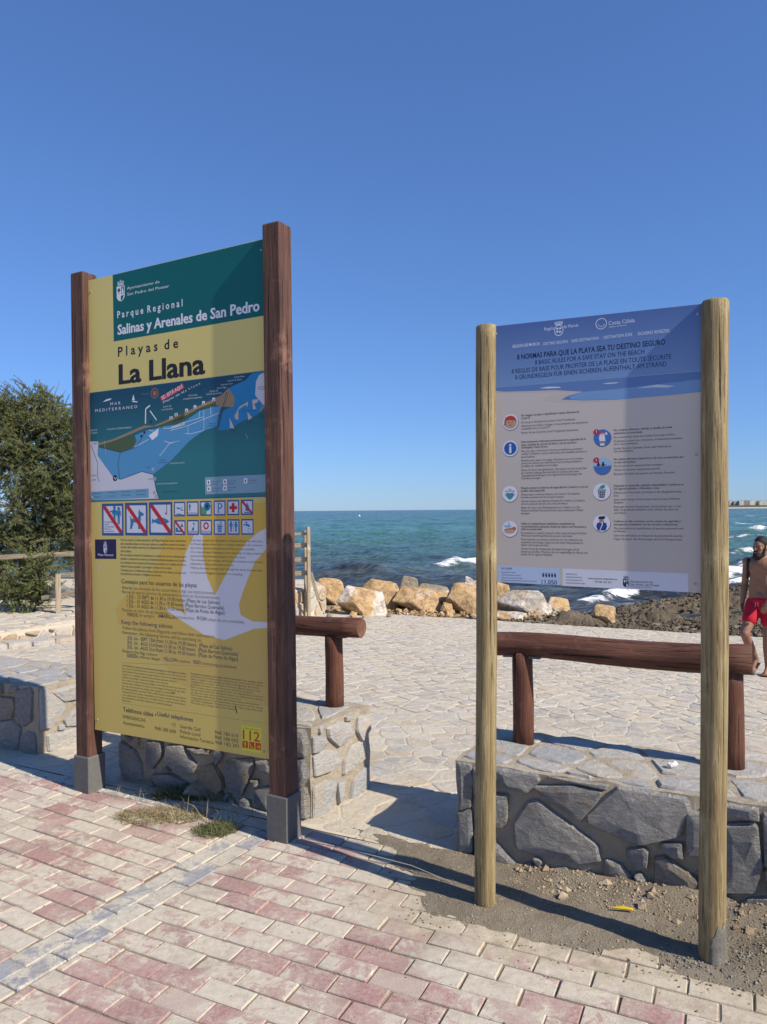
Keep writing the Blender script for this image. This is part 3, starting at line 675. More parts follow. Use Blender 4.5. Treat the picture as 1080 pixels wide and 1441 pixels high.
# ------------------------------------------------------------------ printed graphics
_pm = {}
def ink(c, name=None, rough=.5):
    key = tuple(round(v, 3) for v in c)
    if key not in _pm: _pm[key] = plain(name or 'print ink', c, rough, .3, .04, 12)
    return _pm[key]
_fc = {}
def glyph_mesh(text, bold):
    """outline of a line of lettering as flat triangles, unit size"""
    cu = bpy.data.curves.new('lettering', 'FONT'); cu.body = text; cu.size = 1.0; cu.resolution_u = 2
    cu.offset = bold * .018; cu.fill_mode = 'FRONT'
    o = bpy.data.objects.new('lettering', cu); col.objects.link(o)
    return o, cu
class Print:
    """flat shapes and lettering on a Plane, given in photo pixels; layer = height above the sheet in 0.05 mm steps"""
    def __init__(s, plane, lim=None, d0=.00015): s.p = plane; s.g = Geo(); s.mats = []; s.d0 = d0; s.lim = lim; s.jobs = []
    def mi(s, c):
        m = ink(c) if isinstance(c, (tuple, list)) else c
        if m not in s.mats: s.mats.append(m)
        return s.mats.index(m)
    def raw(s, uv, c, layer=0):
        if s.lim:
            uv = clip_rect(uv, *s.lim) if len(uv) < 5 else [(min(max(a, s.lim[0]), s.lim[1]), min(max(b, s.lim[2]), s.lim[3])) for a, b in uv]
        if len(uv) < 3: return
        P = [Vector((a, b, 0)) for a, b in uv]; V = [s.p.w(a, b, s.d0 + layer * .00005) for a, b in uv]
        T = tessellate_polygon([P]); T = [t if area([uv[i] for i in t]) > 0 else t[::-1] for t in T]
        s.g.add(V, T, s.mi(c))
    def poly(s, px, c, layer=0, o=(0, 0), sc=1.0): s.raw([s.p.uv(o[0] + x / sc, o[1] + y / sc) for x, y in px], c, layer)
    def line(s, px, wpx, c, layer=0, o=(0, 0), sc=1.0):
        q = [s.p.uv(o[0] + x / sc, o[1] + y / sc) for x, y in px]; a = s.p.uv(o[0] + px[0][0] / sc, o[1] + px[0][1] / sc); b = s.p.uv(o[0] + px[0][0] / sc, o[1] + px[0][1] / sc + wpx); w = abs(a[1] - b[1]) / 2
        for (x0, y0), (x1, y1) in zip(q, q[1:]):
            L = math.hypot(x1 - x0, y1 - y0) or 1; nx, ny = -(y1 - y0) / L * w, (x1 - x0) / L * w
            s.raw([(x0 + nx, y0 + ny), (x0 - nx, y0 - ny), (x1 - nx, y1 - ny), (x1 + nx, y1 + ny)], c, layer)
    def rect(s, x0, y0, x1, y1, c, layer=0): s.raw([(x0, y0), (x1, y0), (x1, y1), (x0, y1)], c, layer)      # uv
    def disc(s, cx, cy, r, c, layer=0, n=28, k=1.0): s.raw([(cx + r * math.cos(a * 2 * math.pi / n), cy + k * r * math.sin(a * 2 * math.pi / n)) for a in range(n)], c, layer)
    def ring(s, cx, cy, r0, r1, c, layer=0, n=28, a0=0.0, a1=2 * math.pi, k=1.0):
        for i in range(n):
            a, b = a0 + (a1 - a0) * i / n, a0 + (a1 - a0) * (i + 1) / n
            s.raw([(cx + r0 * math.cos(a), cy + k * r0 * math.sin(a)), (cx + r1 * math.cos(a), cy + k * r1 * math.sin(a)), (cx + r1 * math.cos(b), cy + k * r1 * math.sin(b)), (cx + r0 * math.cos(b), cy + k * r0 * math.sin(b))], c, layer)
    def text(s, t, x0, y0, x1, cap, c, bold=False, layer=3, o=(0, 0), sc=1.0, rot=None):
        a = s.p.uv(o[0] + x0 / sc, o[1] + y0 / sc); b = s.p.uv(o[0] + x1 / sc, o[1] + (rot[1] if rot else y0) / sc)
        h = s.p.uv(o[0] + x0 / sc, o[1] + (y0 - cap) / sc)[1] - a[1]
        ang = math.atan2(b[1] - a[1], b[0] - a[0]) if rot else 0.0
        s.jobs.append((t, a, math.hypot(b[0] - a[0], b[1] - a[1]) if rot else b[0] - a[0], h, ang, s.mi(c), layer, (float(bold) if cap / sc > 6.5 else .45 * float(bold))))
    def utext(s, t, u, v, w, h, c, bold=False, layer=3, ang=0.0): s.jobs.append((t, (u, v), w, h, ang, s.mi(c), layer, bold))
    def build(s, name, parent, label=None):
        if s.jobs:
            obs = [glyph_mesh(j[0], j[7]) for j in s.jobs]; dg = bpy.context.evaluated_depsgraph_get(); dg.update()
            for j, (o, cu) in zip(s.jobs, obs):
                me = o.evaluated_get(dg).to_mesh(); V = np.array([v.co[:] for v in me.vertices]) if len(me.vertices) else np.zeros((0, 3))
                if len(V):
                    x0, x1 = V[:, 0].min(), V[:, 0].max(); kx = j[2] / max(1e-6, x1 - x0); ky = j[3] / CAPH; ca, sa = math.cos(j[4]), math.sin(j[4])
                    W = []
                    for x, y, z in V:
                        a, b = (x - x0) * kx, y * ky; W.append(s.p.w(j[1][0] + a * ca - b * sa, j[1][1] + a * sa + b * ca, s.d0 + j[6] * .00005))
                    s.g.add(W, [tuple(p.vertices) for p in me.polygons], j[5])
                o.to_mesh_clear() if hasattr(o, 'to_mesh_clear') else None
            for o, cu in obs: bpy.data.objects.remove(o); bpy.data.curves.remove(cu)
        o = s.g.build(name, s.mats, parent); o['kind'] = 'stuff'
        if label: o['label'] = label
        return o
_o, _c = glyph_mesh('H', False); _dg = bpy.context.evaluated_depsgraph_get(); _dg.update()
_me = _o.evaluated_get(_dg).to_mesh(); CAPH = max(v.co.y for v in _me.vertices); bpy.data.objects.remove(_o); bpy.data.curves.remove(_c)

WHITE = (.80, .80, .82); BLACK = (.018, .018, .02)

def sheet_panel(name, plane, corners, th, mat, parent, edge=m_alu):
    g = Geo(); q = [plane.uv(*c) if isinstance(c, tuple) and len(c) == 2 else c for c in corners]
    V = [plane.w(u, v, 0) for u, v in q] + [plane.w(u, v, -th) for u, v in q]
    g.add(V, [(3, 2, 1, 0)], 0); g.add(V, [(4, 5, 6, 7), (0, 1, 5, 4), (1, 2, 6, 5), (2, 3, 7, 6), (3, 0, 4, 7)], 1)
    return g.build(name, [mat, edge], parent), q

# ------------------------------------------------------------------ tall park sign on two brown posts
A1 = -28.5
e1 = Vector((math.cos(math.radians(A1)), math.sin(math.radians(A1)), 0)); n1 = Vector((-math.sin(math.radians(A1)), math.cos(math.radians(A1)), 0))
S1 = Vector((-1.822, 4.547, 0)); S2 = Vector((-.531, 3.845, 0))
sign1 = empty('park_sign', (S1 + S2) / 2, 'tall yellow and green beach park sign with a map between two brown timber posts', 'sign')
def sq_post(c, w, z0, z1, lean, parent, name, mat, bev):
    g = Geo(); R = Matrix(((e1.x, n1.x, 0), (e1.y, n1.y, 0), (0, 0, 1)))
    N = 14 if name == 'post' else 3
    rings = []; b = bev
    prof = [(-w/2 + b, -w/2), (w/2 - b, -w/2), (w/2, -w/2 + b), (w/2, w/2 - b), (w/2 - b, w/2), (-w/2 + b, w/2), (-w/2, w/2 - b), (-w/2, -w/2 + b)]
    zs = [z0 + (z1 - z0 - .006) * i / N for i in range(N + 1)] + [z1]
    V = []
    for i, z in enumerate(zs):
        k = .95 if i == N + 1 else 1.0
        for x, y in prof: V.append(c + e1 * (x * k + lean * z) + n1 * (y * k) + Vector((0, 0, z + (rnd.uniform(-.001, .001) if name == 'post' else 0))))
    Fc = [(i * 8 + k, i * 8 + (k + 1) % 8, (i + 1) * 8 + (k + 1) % 8, (i + 1) * 8 + k) for i in range(N + 1) for k in range(8)] + [tuple(range(len(V) - 8, len(V))), tuple(range(7, -1, -1))]
    g.add(V, Fc); o = mk(name, g.v, g.f, mat, parent, origin=c); return o
K1 = -.005
for c, zf, zt in ((S1, .215, 3.165), (S2, .235, 3.185)):
    p = sq_post(c, .110, zf - .06, zt, K1, sign1, 'post', m_brown, .006)
    base = p
    g = sq_post(c, .130, -.03, zf, 0, p, 'foot_sleeve', m_sleeve, .004)
pl1 = Plane(S1 - n1 * .012, A1)
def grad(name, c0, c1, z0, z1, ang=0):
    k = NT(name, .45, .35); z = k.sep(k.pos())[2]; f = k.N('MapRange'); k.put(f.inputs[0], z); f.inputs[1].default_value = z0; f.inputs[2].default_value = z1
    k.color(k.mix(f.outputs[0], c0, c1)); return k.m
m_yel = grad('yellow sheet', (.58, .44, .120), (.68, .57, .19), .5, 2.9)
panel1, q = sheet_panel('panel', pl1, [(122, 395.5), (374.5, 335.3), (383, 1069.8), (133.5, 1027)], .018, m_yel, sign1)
wdt = (S2 - S1).length - .058
def p1(layer0=0): return Print(pl1, None, .00015)
uL = lambda y: pl1.uv(122 + (133.5 - 122) * (y - 395.5) / 631.5, y)[0] + .003
TEAL = (.002, .118, .118); OCH = (.50, .335, .065); LAV = (.74, .74, .80)
h = p1(); h.poly([(159, 387), (374.3, 336), (376, 443.4), (160.4, 480.6)], TEAL, 0); h.build('title_band', panel1)
t = p1()
t.text('Ayuntamiento de', 455, 600, 810, 30, LAV, False, 3, (120, 330), 7.714); t.text('San Pedro del Pinatar', 458, 665, 915, 30, LAV, False, 3, (120, 330), 7.714)
o1 = (90, 300); k1 = 3.2727
t.text('P a r q u e  R e g i o n a l', 247, 484, 548, 31, LAV, True, 3, o1, k1); t.text('Salinas y Arenales de San Pedro', 248, 560, 902, 44, LAV, 1.0, 3, o1, k1); t.text('Salinas y Arenales de San Pedro', 249.5, 560, 903.5, 44, LAV, 1.0, 4, o1, k1)
t.text('P l a y a s  d e', 250, 660, 528, 42, BLACK, True, 3, o1, k1); t.text('La Llana', 255, 787, 650, 88, BLACK, 1.0, 3, o1, k1); t.text('La Llana', 257, 787, 652, 88, BLACK, 1.0, 4, o1, k1); t.text('La Llana', 253.5, 787, 648.5, 88, BLACK, 1.0, 5, o1, k1)
t.build('title_lettering', panel1)
def crest(P, cx, cy, w, hgt, light, dark, layer=2):
    """crowned shield, uv units"""
    P.raw([(cx - w/2, cy + hgt*.22), (cx + w/2, cy + hgt*.22), (cx + w/2, cy - hgt*.30), (cx + w*.3, cy - hgt*.44), (cx, cy - hgt*.5), (cx - w*.3, cy - hgt*.44), (cx - w/2, cy - hgt*.30)], light, layer)
    P.rect(cx + w*.06, cy - hgt*.16, cx + w*.42, cy + hgt*.18, dark, layer + 1); P.raw([(cx + w*.10, cy - hgt*.14), (cx + w*.38, cy - hgt*.14), (cx + w*.27, cy + hgt*.14), (cx + w*.20, cy + hgt*.14)], light, layer + 2)
    P.disc(cx - w*.22, cy + hgt*.04, w*.17, dark, layer + 1, 14); P.rect(cx - w*.25, cy - hgt*.16, cx - w*.19, cy, dark, layer + 1); P.raw([(cx + w*.02, cy - hgt*.24), (cx + w*.42, cy - hgt*.22), (cx + w*.2, cy - hgt*.44), (cx + w*.02, cy - hgt*.46)], dark, layer + 1)
    y = cy + hgt*.26
    P.rect(cx - w*.36, y, cx + w*.36, y + hgt*.05, light, layer)
    for i in (-.3, -.1, .1, .3): P.ring(cx + w*i, y + hgt*.12, w*.07, w*.12, light, layer, 12)
    P.raw([(cx - w*.02, y + hgt*.17), (cx + w*.02, y + hgt*.17), (cx + w*.02, y + hgt*.26), (cx - w*.02, y + hgt*.26)], light, layer); P.rect(cx - w*.09, y + hgt*.2, cx + w*.09, y + hgt*.225, light, layer)
c = p1(); a = pl1.uv(120 + 345/7.714, 330 + 735/7.714); b = pl1.uv(120 + 430/7.714, 330 + 485/7.714); crest(c, (a[0] + b[0]) / 2, (a[1] + b[1]) / 2, b[0] - a[0], b[1] - a[1], LAV, TEAL, 2); c.build('town_crest', panel1)

# the beach map
m_sea = grad('map sea', (.022, .175, .195), (.006, .062, .115), pl1.uv(250, 640)[1], pl1.uv(250, 545)[1])
mp = p1(); z2 = ((120, 530), 7.714); z3 = ((240, 510), 7.207)
def pz(pts, z): return [(z[0][0] + x / z[1], z[0][1] + y / z[1]) for x, y in pts]
mp.poly([(125.3, 553.5), (376, 521.5), (379.5, 698), (128, 705.5)], m_sea, 0)
LAG = (.085, .30, .53); BAY = (.022, .22, .47); SND = (.33, .23, .13); GRN = (.075, .115, .05); LND = (.60, .60, .66)
mp.poly(pz([(145,765),(270,790),(380,825),(520,770),(560,700),(540,640),(650,590),(780,560),(830,540),(1000,520)], z2) + pz([(140,600),(300,490),(430,450),(520,440),(490,520),(470,650),(340,690),(200,790),(0,1000)], z3) + pz([(775,1030),(740,1060),(620,1030),(390,1120),(300,1090),(135,850)], z2), LAG, 1)
mp.poly(pz([(590,260),(760,180),(830,110),(985,82),(985,440),(880,530),(720,600),(600,680),(480,690),(500,640),(520,500),(600,460),(650,380)], z3), BAY, 1)
mp.poly(pz([(50,705),(145,705),(135,850),(300,1085),(380,1120),(615,1030),(740,1060),(770,1240),(800,1325),(60,1345)], z2), LND, 2)
mp.poly(pz([(900,130),(985,82),(985,425),(940,430),(860,330),(870,190)], z3), LND, 2)
mp.poly(pz([(150,720),(300,680),(480,600),(640,530),(740,535),(820,500),(1080,390),(1080,415),(800,530),(640,560),(500,620),(330,690),(150,745)], z2), SND, 2)
mp.poly(pz([(0,580),(200,480),(400,390),(520,330),(560,290),(590,260),(655,360),(640,450),(520,450),(430,420),(300,460),(150,540),(0,610)], z3), SND, 2)
mp.poly(pz([(150,745),(330,690),(520,630),(545,720),(520,770),(380,825),(150,765)], z2), GRN, 3); mp.poly(pz([(800,530),(1080,415),(1080,450),(860,525),(830,560)], z2), GRN, 3)
mp.poly(pz([(0,610),(150,540),(300,460),(460,400),(460,440),(300,475),(150,570),(0,640)], z3), GRN, 3)
for q in ([(780,500),(830,560),(790,585)], [(600,560),(650,670),(605,665)]): mp.poly(pz(q, z3), (.55, .50, .42), 2)
mp.poly(pz([(650,540),(700,450),(790,395),(780,450),(760,430),(690,480),(690,580),(660,575)], z3), (.50, .46, .38), 2); mp.poly(pz([(830,380),(890,370),(890,400),(850,420),(870,470),(840,480)], z3), (.55, .50, .42), 2); mp.poly(pz([(900,500),(935,430),(955,440),(920,500)], z3), SND, 2)
lw = lambda pts, z, w, cc, L=4: mp.line(pz(pts, z), w, cc, L)
lw([(655,510),(658,350),(705,312)], z2, 2.0, WHITE); lw([(705,370),(775,470)], z2, 1.6, WHITE); mp.poly(pz([(690,640),(800,560),(790,640),(730,690)], z2), WHITE, 4)
for q in ([(540,765),(690,680)], [(690,580),(740,590)], [(850,560),(940,560)], [(860,700),(920,720),(810,860)], [(920,720),(1010,700)]): lw(q, z2, .7, WHITE)
for q in ([(0,690),(180,640),(500,510)], [(140,610),(340,550)], [(340,480),(340,690)], [(410,450),(410,530)], [(150,720),(200,725),(340,690)], [(180,650),(180,720)], [(0,820),(90,795)], [(300,490),(290,560)]): lw(q, z3, .6, WHITE)
mp.poly(pz([(930,555),(1080,490),(1080,520),(950,560)], z2), WHITE, 4); mp.poly(pz([(0,660),(140,600),(140,625),(20,660)], z3), WHITE, 4)
for q in ([(65,745),(135,935),(135,1095),(155,1140)], [(382,825),(355,950),(378,1120)], [(390,1115),(615,1030),(740,1062),(765,1200),(800,1325)], [(150,765),(280,795),(385,822),(560,765),(650,600)]): lw(q, z2, .8, (.03, .03, .06))
lw([(570,300),(500,600)], z3, 1.0, (.05, .05, .06)); lw([(590,300),(480,680)], z3, .6, (.05, .05, .06)); lw([(880,260),(920,245),(965,250)], z3, .6, (.05, .05, .06))
for i in range(13): lw([(140 + i * 13, 860 + i * 18), (146 + i * 13, 868 + i * 18)], z2, .8, (.08, .12, .25))
for x, y in ((60, 530), (165, 487), (250, 452), (337, 410), (440, 375), (8, 565)): mp.poly(pz([(x - 14, y - 16), (x + 14, y - 19), (x + 14, y + 15), (x - 14, y + 18)], z3), WHITE, 4); mp.poly(pz([(x - 6, y - 4), (x + 6, y - 6), (x + 6, y + 16), (x - 6, y + 17)], z3), (.28, .25, .2), 5)
for x, y in ((985, 412), (930, 453)): mp.poly(pz([(x - 14, y - 16), (x + 14, y - 19), (x + 14, y + 15), (x - 14, y + 18)], z2), WHITE, 4)
a = pl1.uv(*pz([(755, 180)], z2)[0]); r = .030
mp.ring(a[0], a[1], r * .80, r, (.30, .14, .07), 4)
for i in range(8):
    w_ = i * math.pi / 4; R_ = r * (1.0 if i % 2 == 0 else .7); mp.raw([(a[0] + R_ * math.cos(w_), a[1] + R_ * math.sin(w_)), (a[0] + .25 * r * math.cos(w_ + .7), a[1] + .25 * r * math.sin(w_ + .7)), (a[0], a[1]), (a[0] + .25 * r * math.cos(w_ - .7), a[1] + .25 * r * math.sin(w_ - .7))], (.42, .20, .07) if i % 2 else (.34, .06, .04), 5 + i % 2)
lw([(605,190),(700,186)], z2, .6, (.30, .14, .07)); mp.text('N', 580, 215, 605, 30, (.01, .06, .10), False, 5, *z2)
mp.poly(pz([(815,222),(1062,78),(1078,122),(832,267)], z2), (.58, .05, .07), 5); mp.text('ED. ESTÁ AQUÍ', 838, 250, 1062, 38, WHITE, True, 7, z2[0], z2[1], rot=(0, 118))
mp.text('Playas de la', 850, 290, 1080, 22, LAV, False, 5, z2[0], z2[1], rot=(0, 170)); mp.text('l a  L l a n a', 135, 305, 305, 22, LAV, False, 5, z3[0], z3[1], rot=(0, 220))
mp.text('M A R', 275, 312, 385, 30, LAV, False, 5, z2[0], z2[1], rot=(0, 300)); mp.text('M E D I T E R R A N E O', 110, 385, 565, 30, LAV, False, 5, z2[0], z2[1], rot=(0, 340))
mp.poly(pz([(190,275),(235,245),(290,235),(270,255),(215,270)], z2), LAV, 4); mp.poly(pz([(525,190),(540,260),(510,255)], z2), LAV, 4); mp.poly(pz([(505,262),(575,270),(560,280),(515,275)], z2), LAV, 4)
SM = (.62, .66, .70); INK = (.03, .04, .07)
for s_, x, y, xe in (('PLAYA DE', 848, 336, 935), ('LAS SALINAS', 832, 368, 952), ('PLAYA DE LA TORRE DERRIBADA', 240, 580, 502), ('PLAYA DE', 55, 592, 130), ('EL MOJON', 52, 622, 132), ('PLAYAS DE LA MOTA', 920, 950, 1080), ('PLAYAS DE VILLANANITOS', 778, 1172, 1000)): mp.text(s_, x, y, xe, 16, SM, False, 5, *z2)
for s_, x, y, xe in (('PLAYA DE', 187, 345, 270), ('LA BARRACA QUEMADA', 130, 380, 325), ('PLAYA DE', 400, 302, 485), ('PUNTA DE ALGAS', 368, 332, 520), ('Golf de Abajo', 648, 158, 755), ('Canal de las Salinas', 580, 194, 725), ('Canal de la Torre', 512, 235, 632), ('Punta Algas', 475, 268, 570)): mp.text(s_, x, y, xe, 15, SM, False, 5, *z3)
for s_, x, y, xe in (('EL MOJON', 78, 735, 132), ('SAN PEDRO', 62, 1082, 122), ('ALICANTE', 70, 1128, 118), ('Casa Museo', 808, 912, 875), ('Molino de la Sal', 797, 938, 885), ('Molino', 672, 990, 712), ('EL PUERTO', 680, 1120, 740), ('PUERTO DEPORTIVO', 835, 1258, 1000)): mp.text(s_, x, y, xe, 14, INK, False, 5, *z2)
for s_, x, y, xe in (('Molino de', 390, 628, 455), ('la Calcetera', 382, 652, 460), ('Isla del', 605, 690, 665), ('Ciervo', 605, 716, 665), ('Isla de la Perdiguera', 725, 502, 865), ('Isla Mayor', 770, 618, 860), ('Isla', 915, 530, 940), ('Sujeto', 897, 560, 962), ('MANGA', 895, 278, 955)): mp.text(s_, x, y, xe, 14, INK, False, 5, *z3)
a = pl1.uv(*pz([(325, 1102)], z2)[0]); mp.disc(a[0], a[1], .0185, (.01, .012, .02), 4, 20); lw([(312,1090),(330,1115),(342,1092)], z2, .9, WHITE, 5)
for x, y in ((610, 645), (645, 605), (715, 490)): a = pl1.uv(*pz([(x, y)], z2)[0]); mp.disc(a[0], a[1], .009, INK, 4, 12)
for x, y in ((735, 1005), (755, 1110), (750, 1260), (770, 1300)): mp.poly(pz([(x - 14, y - 18), (x + 14, y - 20), (x + 16, y + 18), (x - 12, y + 20)], z2), (.40, .38, .42), 4)
mp.poly(pz([(65,1250),(690,1215),(690,1315),(65,1345)], z2), (.15, .34, .48), 4); mp.poly(pz([(350,1165),(972,1135),(972,1315),(355,1340)], z3), (.22, .36, .46), 4)
for i in range(4):
    for j in range(2): mp.text(('Límite parque', 'Camino de tierra', 'Punto de información', 'Aparcamiento')[i], 90 + i * 155, 1272 - i * 8 + j * 38, 170 + i * 162, 13, INK, False, 6, *z2)
for x, y in ((385, 1218), (552, 1212), (760, 1203), (390, 1284), (552, 1276)):
    mp.poly(pz([(x - 16, y - 26), (x + 20, y - 28), (x + 20, y + 22), (x - 16, y + 24)], z3), WHITE, 5); mp.poly(pz([(x - 6, y - 14), (x + 8, y - 14), (x + 6, y + 14), (x - 4, y + 14)], z3), INK, 6)
    mp.text('Centro de visitantes', x + 32, y - 2, x + 115, 13, INK, False, 6, *z3); mp.text('Visitors centre', x + 32, y + 24, x + 95, 13, INK, False, 6, *z3)
mp.line([(125.5, 553.2), (376, 521.3)], .8, (.05, .17, .25), 3); mp.line([(128, 705.6), (379.5, 698.2)], 1.6, (.02, .14, .20), 6)
mp.build('beach_map', panel1)

# ochre field and pale bird shape
bz = ((90, 690), 3.2727); b4 = ((90, 860), 3.2727)
bd_ = p1()
m_och = grad('ochre print', (.56, .40, .115), (.66, .43, .065), pl1.uv(250, 930)[1], pl1.uv(250, 760)[1])
bd_.poly(pz([(520,75),(700,62),(952,55),(952,640)], bz) + pz([(960,440),(850,430),(760,350),(650,322),(590,360),(520,330),(450,225),(400,130),(330,90),(250,60)], b4) + pz([(238,545),(270,498),(380,420),(430,330),(465,215),(500,130)], bz), m_och, 0)
bd_.poly(pz([(640,200),(640,300),(660,400),(695,485),(740,400),(790,310),(840,240),(900,190),(955,165),(955,245),(880,330),(850,400),(820,480),(806,530),(815,575),(870,605),(955,608),(955,634),(880,637),(830,656),(740,690),(650,668),(560,612),(480,558),(470,535),(540,556),(562,580),(540,480),(540,380),(560,290),(600,205)], bz), (.64, .63, .68), 1)
bd_.build('bird_shape', panel1, 'pale gull shape on ochre')

# pictograms
BLUE = (.025, .09, .29); CY = (.025, .19, .38); REDP = (.52, .018, .03); PW_ = (.63, .64, .72)
def picto(quad, kind, fr):
    P = p1(); q = [pl1.uv(*c) for c in quad]; u0 = (q[0][0] + q[3][0]) / 2; u1 = (q[1][0] + q[2][0]) / 2; v1 = (q[0][1] + q[1][1]) / 2; v0 = (q[2][1] + q[3][1]) / 2; w = u1 - u0; hh = v1 - v0
    P.rect(u0, v0, u1, v1, BLUE, 2); b = fr * w; a0, a1, c0, c1 = u0 + b, u1 - b, v0 + b * 1.15, v1 - b * 1.15; P.rect(a0, c0, a1, c1, PW_, 3); W, HH = a1 - a0, c1 - c0
    X = lambda x, y: (a0 + x * W, c0 + y * HH)
    def pg(pts, c, L=4): P.raw([X(*p) for p in pts], c, L)
    def man(x, y, s, c=CY):
        P.disc(*X(x, y + s * .46), W * s * .13, c, 4, 14); pg([(x - s*.19, y + s*.34), (x + s*.19, y + s*.34), (x + s*.20, y + s*.0), (x + s*.13, y + s*.0), (x + s*.1, y + s*.2), (x + s*.11, y - s*.5), (x + s*.02, y - s*.5), (x, y - s*.08), (x - s*.02, y - s*.5), (x - s*.11, y - s*.5), (x - s*.1, y + s*.2), (x - s*.13, y), (x - s*.2, y)], c)
    def waves(y, c=CY):
        for k in range(2):
            pts = [(i / 12, y - k * .11 + .035 * math.sin(i * math.pi / 2)) for i in range(13)]
            for p_, n_ in zip(pts, pts[1:]): pg([p_, n_, (n_[0], n_[1] + .05), (p_[0], p_[1] + .05)], c)
    def slash(wd=.13): pg([(0, 1), (wd, 1), (1, wd * .75), (1, 0), (1 - wd, 0), (0, 1 - wd * .75)], REDP, 6)
    if kind == 'people': man(.60, .66, .60); man(.83, .62, .60); pg([(.35,.78),(.6,.74),(.6,.8),(.36,.84)], CY); slash()
    if kind == 'people':
        for i, (s_, x1) in enumerate((('Prohibido', .50), ('en', .30), ('zona acotada', .56), ('Beware of', .40), ('area limited', .55))): P.utext(s_, a0 + W * .05, c0 + HH * (.38 - i * .085), W * (x1 - .05), HH * .052, (.03, .05, .16), True, 5)
    if kind == 'dog': pg([(.12,.62),(.2,.58),(.24,.52),(.55,.50),(.62,.62),(.62,.78),(.68,.86),(.70,.78),(.80,.74),(.90,.70),(.88,.62),(.76,.62),(.74,.50),(.72,.14),(.60,.14),(.58,.36),(.36,.38),(.34,.30),(.26,.14),(.16,.14),(.20,.36),(.18,.52)], CY); slash()
    if kind == 'fish':
        pg([(.06,.50),(.04,.32),(.18,.42),(.35,.52),(.60,.54),(.80,.48),(.94,.40),(.80,.32),(.60,.28),(.35,.30),(.18,.40)][:2] + [(.16,.41),(.05,.30),(.2,.37),(.35,.31),(.6,.28),(.8,.32),(.94,.40),(.8,.48),(.6,.54),(.35,.52),(.2,.45)], CY); pg([(.80,1),(.83,1),(.83,.70),(.80,.64),(.74,.66),(.72,.72),(.75,.72),(.78,.68),(.80,.72)], (.03,.03,.05)); slash()
    if kind == 'P': pg([(.28,.12),(.46,.12),(.46,.20),(.42,.22),(.42,.42),(.62,.44),(.78,.56),(.80,.72),(.70,.86),(.55,.90),(.28,.90),(.28,.82),(.32,.80),(.32,.22),(.28,.20)], CY); pg([(.43,.52),(.58,.53),(.66,.62),(.66,.74),(.56,.82),(.43,.82)], PW_, 5)
    if kind == 'cross': pg([(.36,.12),(.64,.12),(.64,.37),(.90,.37),(.90,.63),(.64,.63),(.64,.88),(.36,.88),(.36,.63),(.10,.63),(.10,.37),(.36,.37)], REDP)
    if kind == 'flower':
        pg([(0,.0),(.55,.0),(.6,.35),(.4,.55),(.12,.60),(.0,.75)], (.10,.33,.10)); 
        for i in range(8): P.disc(*X(.64 + .2 * math.cos(i * .785), .66 + .22 * math.sin(i * .785)), W * .16, (.02,.25,.45), 5, 12)
        P.disc(*X(.64, .66), W * .12, (.02,.03,.14), 7, 14)
    if kind == 'bather': man(.2, .60, .55); waves(.12)
    if kind == 'birds': pg([(.1,.6),(.35,.66),(.5,.58),(.9,.72),(.55,.5),(.3,.5)], CY); pg([(.55,.45),(.75,.50),(.95,.36),(.7,.38)], CY); pg([(.1,.08),(.4,.14),(.9,.06),(.9,.02),(.1,.02)], CY)
    if kind == 'fire': pg([(.45,.15),(.32,.35),(.42,.6),(.50,.92),(.62,.7),(.72,.45),(.66,.2)], CY); pg([(.2,.04),(.8,.04),(.8,.12),(.2,.12)], CY); slash(.16)
    if kind == 'camp': pg([(.55,.55),(.72,.9),(.9,.55)], CY); pg([(.05,.12),(.05,.5),(.3,.5),(.3,.3),(.7,.28),(.75,.12)], CY); slash(.16)
    if kind == 'bottle': pg([(.35,.25),(.5,.6),(.52,.9),(.66,.9),(.66,.6),(.6,.25)], CY); pg([(.40,.5),(.5,.72),(.62,.72),(.62,.5)], PW_, 5); waves(.16)
    if kind == 'buoy':
        P.ring(*X(.5, .62), W * .16, W * .30, REDP, 4, 20); waves(.16)
    if kind == 'bin': pg([(.3,.1),(.25,.62),(.75,.62),(.7,.1)], CY); pg([(.22,.66),(.78,.66),(.78,.72),(.22,.72)], CY); pg([(.45,.76),(.6,.95),(.75,.9),(.6,.8)], CY); [pg([(.28, y), (.72, y), (.72, y + .03), (.28, y + .03)], PW_, 5) for y in (.2, .32, .44)]
    if kind == 'toilet': man(.25, .5, .8); man(.75, .5, .8); pg([(.48,.05),(.52,.05),(.52,.95),(.48,.95)], CY)
    if kind == 'tap': pg([(.1,.62),(.35,.62),(.35,.55),(.55,.55),(.6,.48),(.72,.48),(.72,.64),(.6,.72),(.45,.72),(.45,.85),(.55,.85),(.55,.9),(.22,.9),(.22,.85),(.35,.85),(.35,.72),(.1,.72)], CY); pg([(.55,.06),(.80,.06),(.82,.38),(.52,.38)], CY); pg([(.58,.09),(.77,.09),(.79,.35),(.56,.35)], PW_, 5)
    P.build('pictogram', panel1)
L7 = 7.714
for quad, kd in (([(180,108),(415,100),(418,452),(186,455)], 'people'), ([(430,98),(675,93),(680,452),(437,453)], 'dog'), ([(690,90),(946,86),(948,448),(697,452)], 'fish')): picto([(120 + x / L7, 695 + y / L7) for x, y in quad], kd, .075)
R5 = 7.448
xs = [(38,155,40,158), (173,295,176,297), (312,432,314,434), (455,577,456,579), (597,720,599,724), (740,868,744,872)]
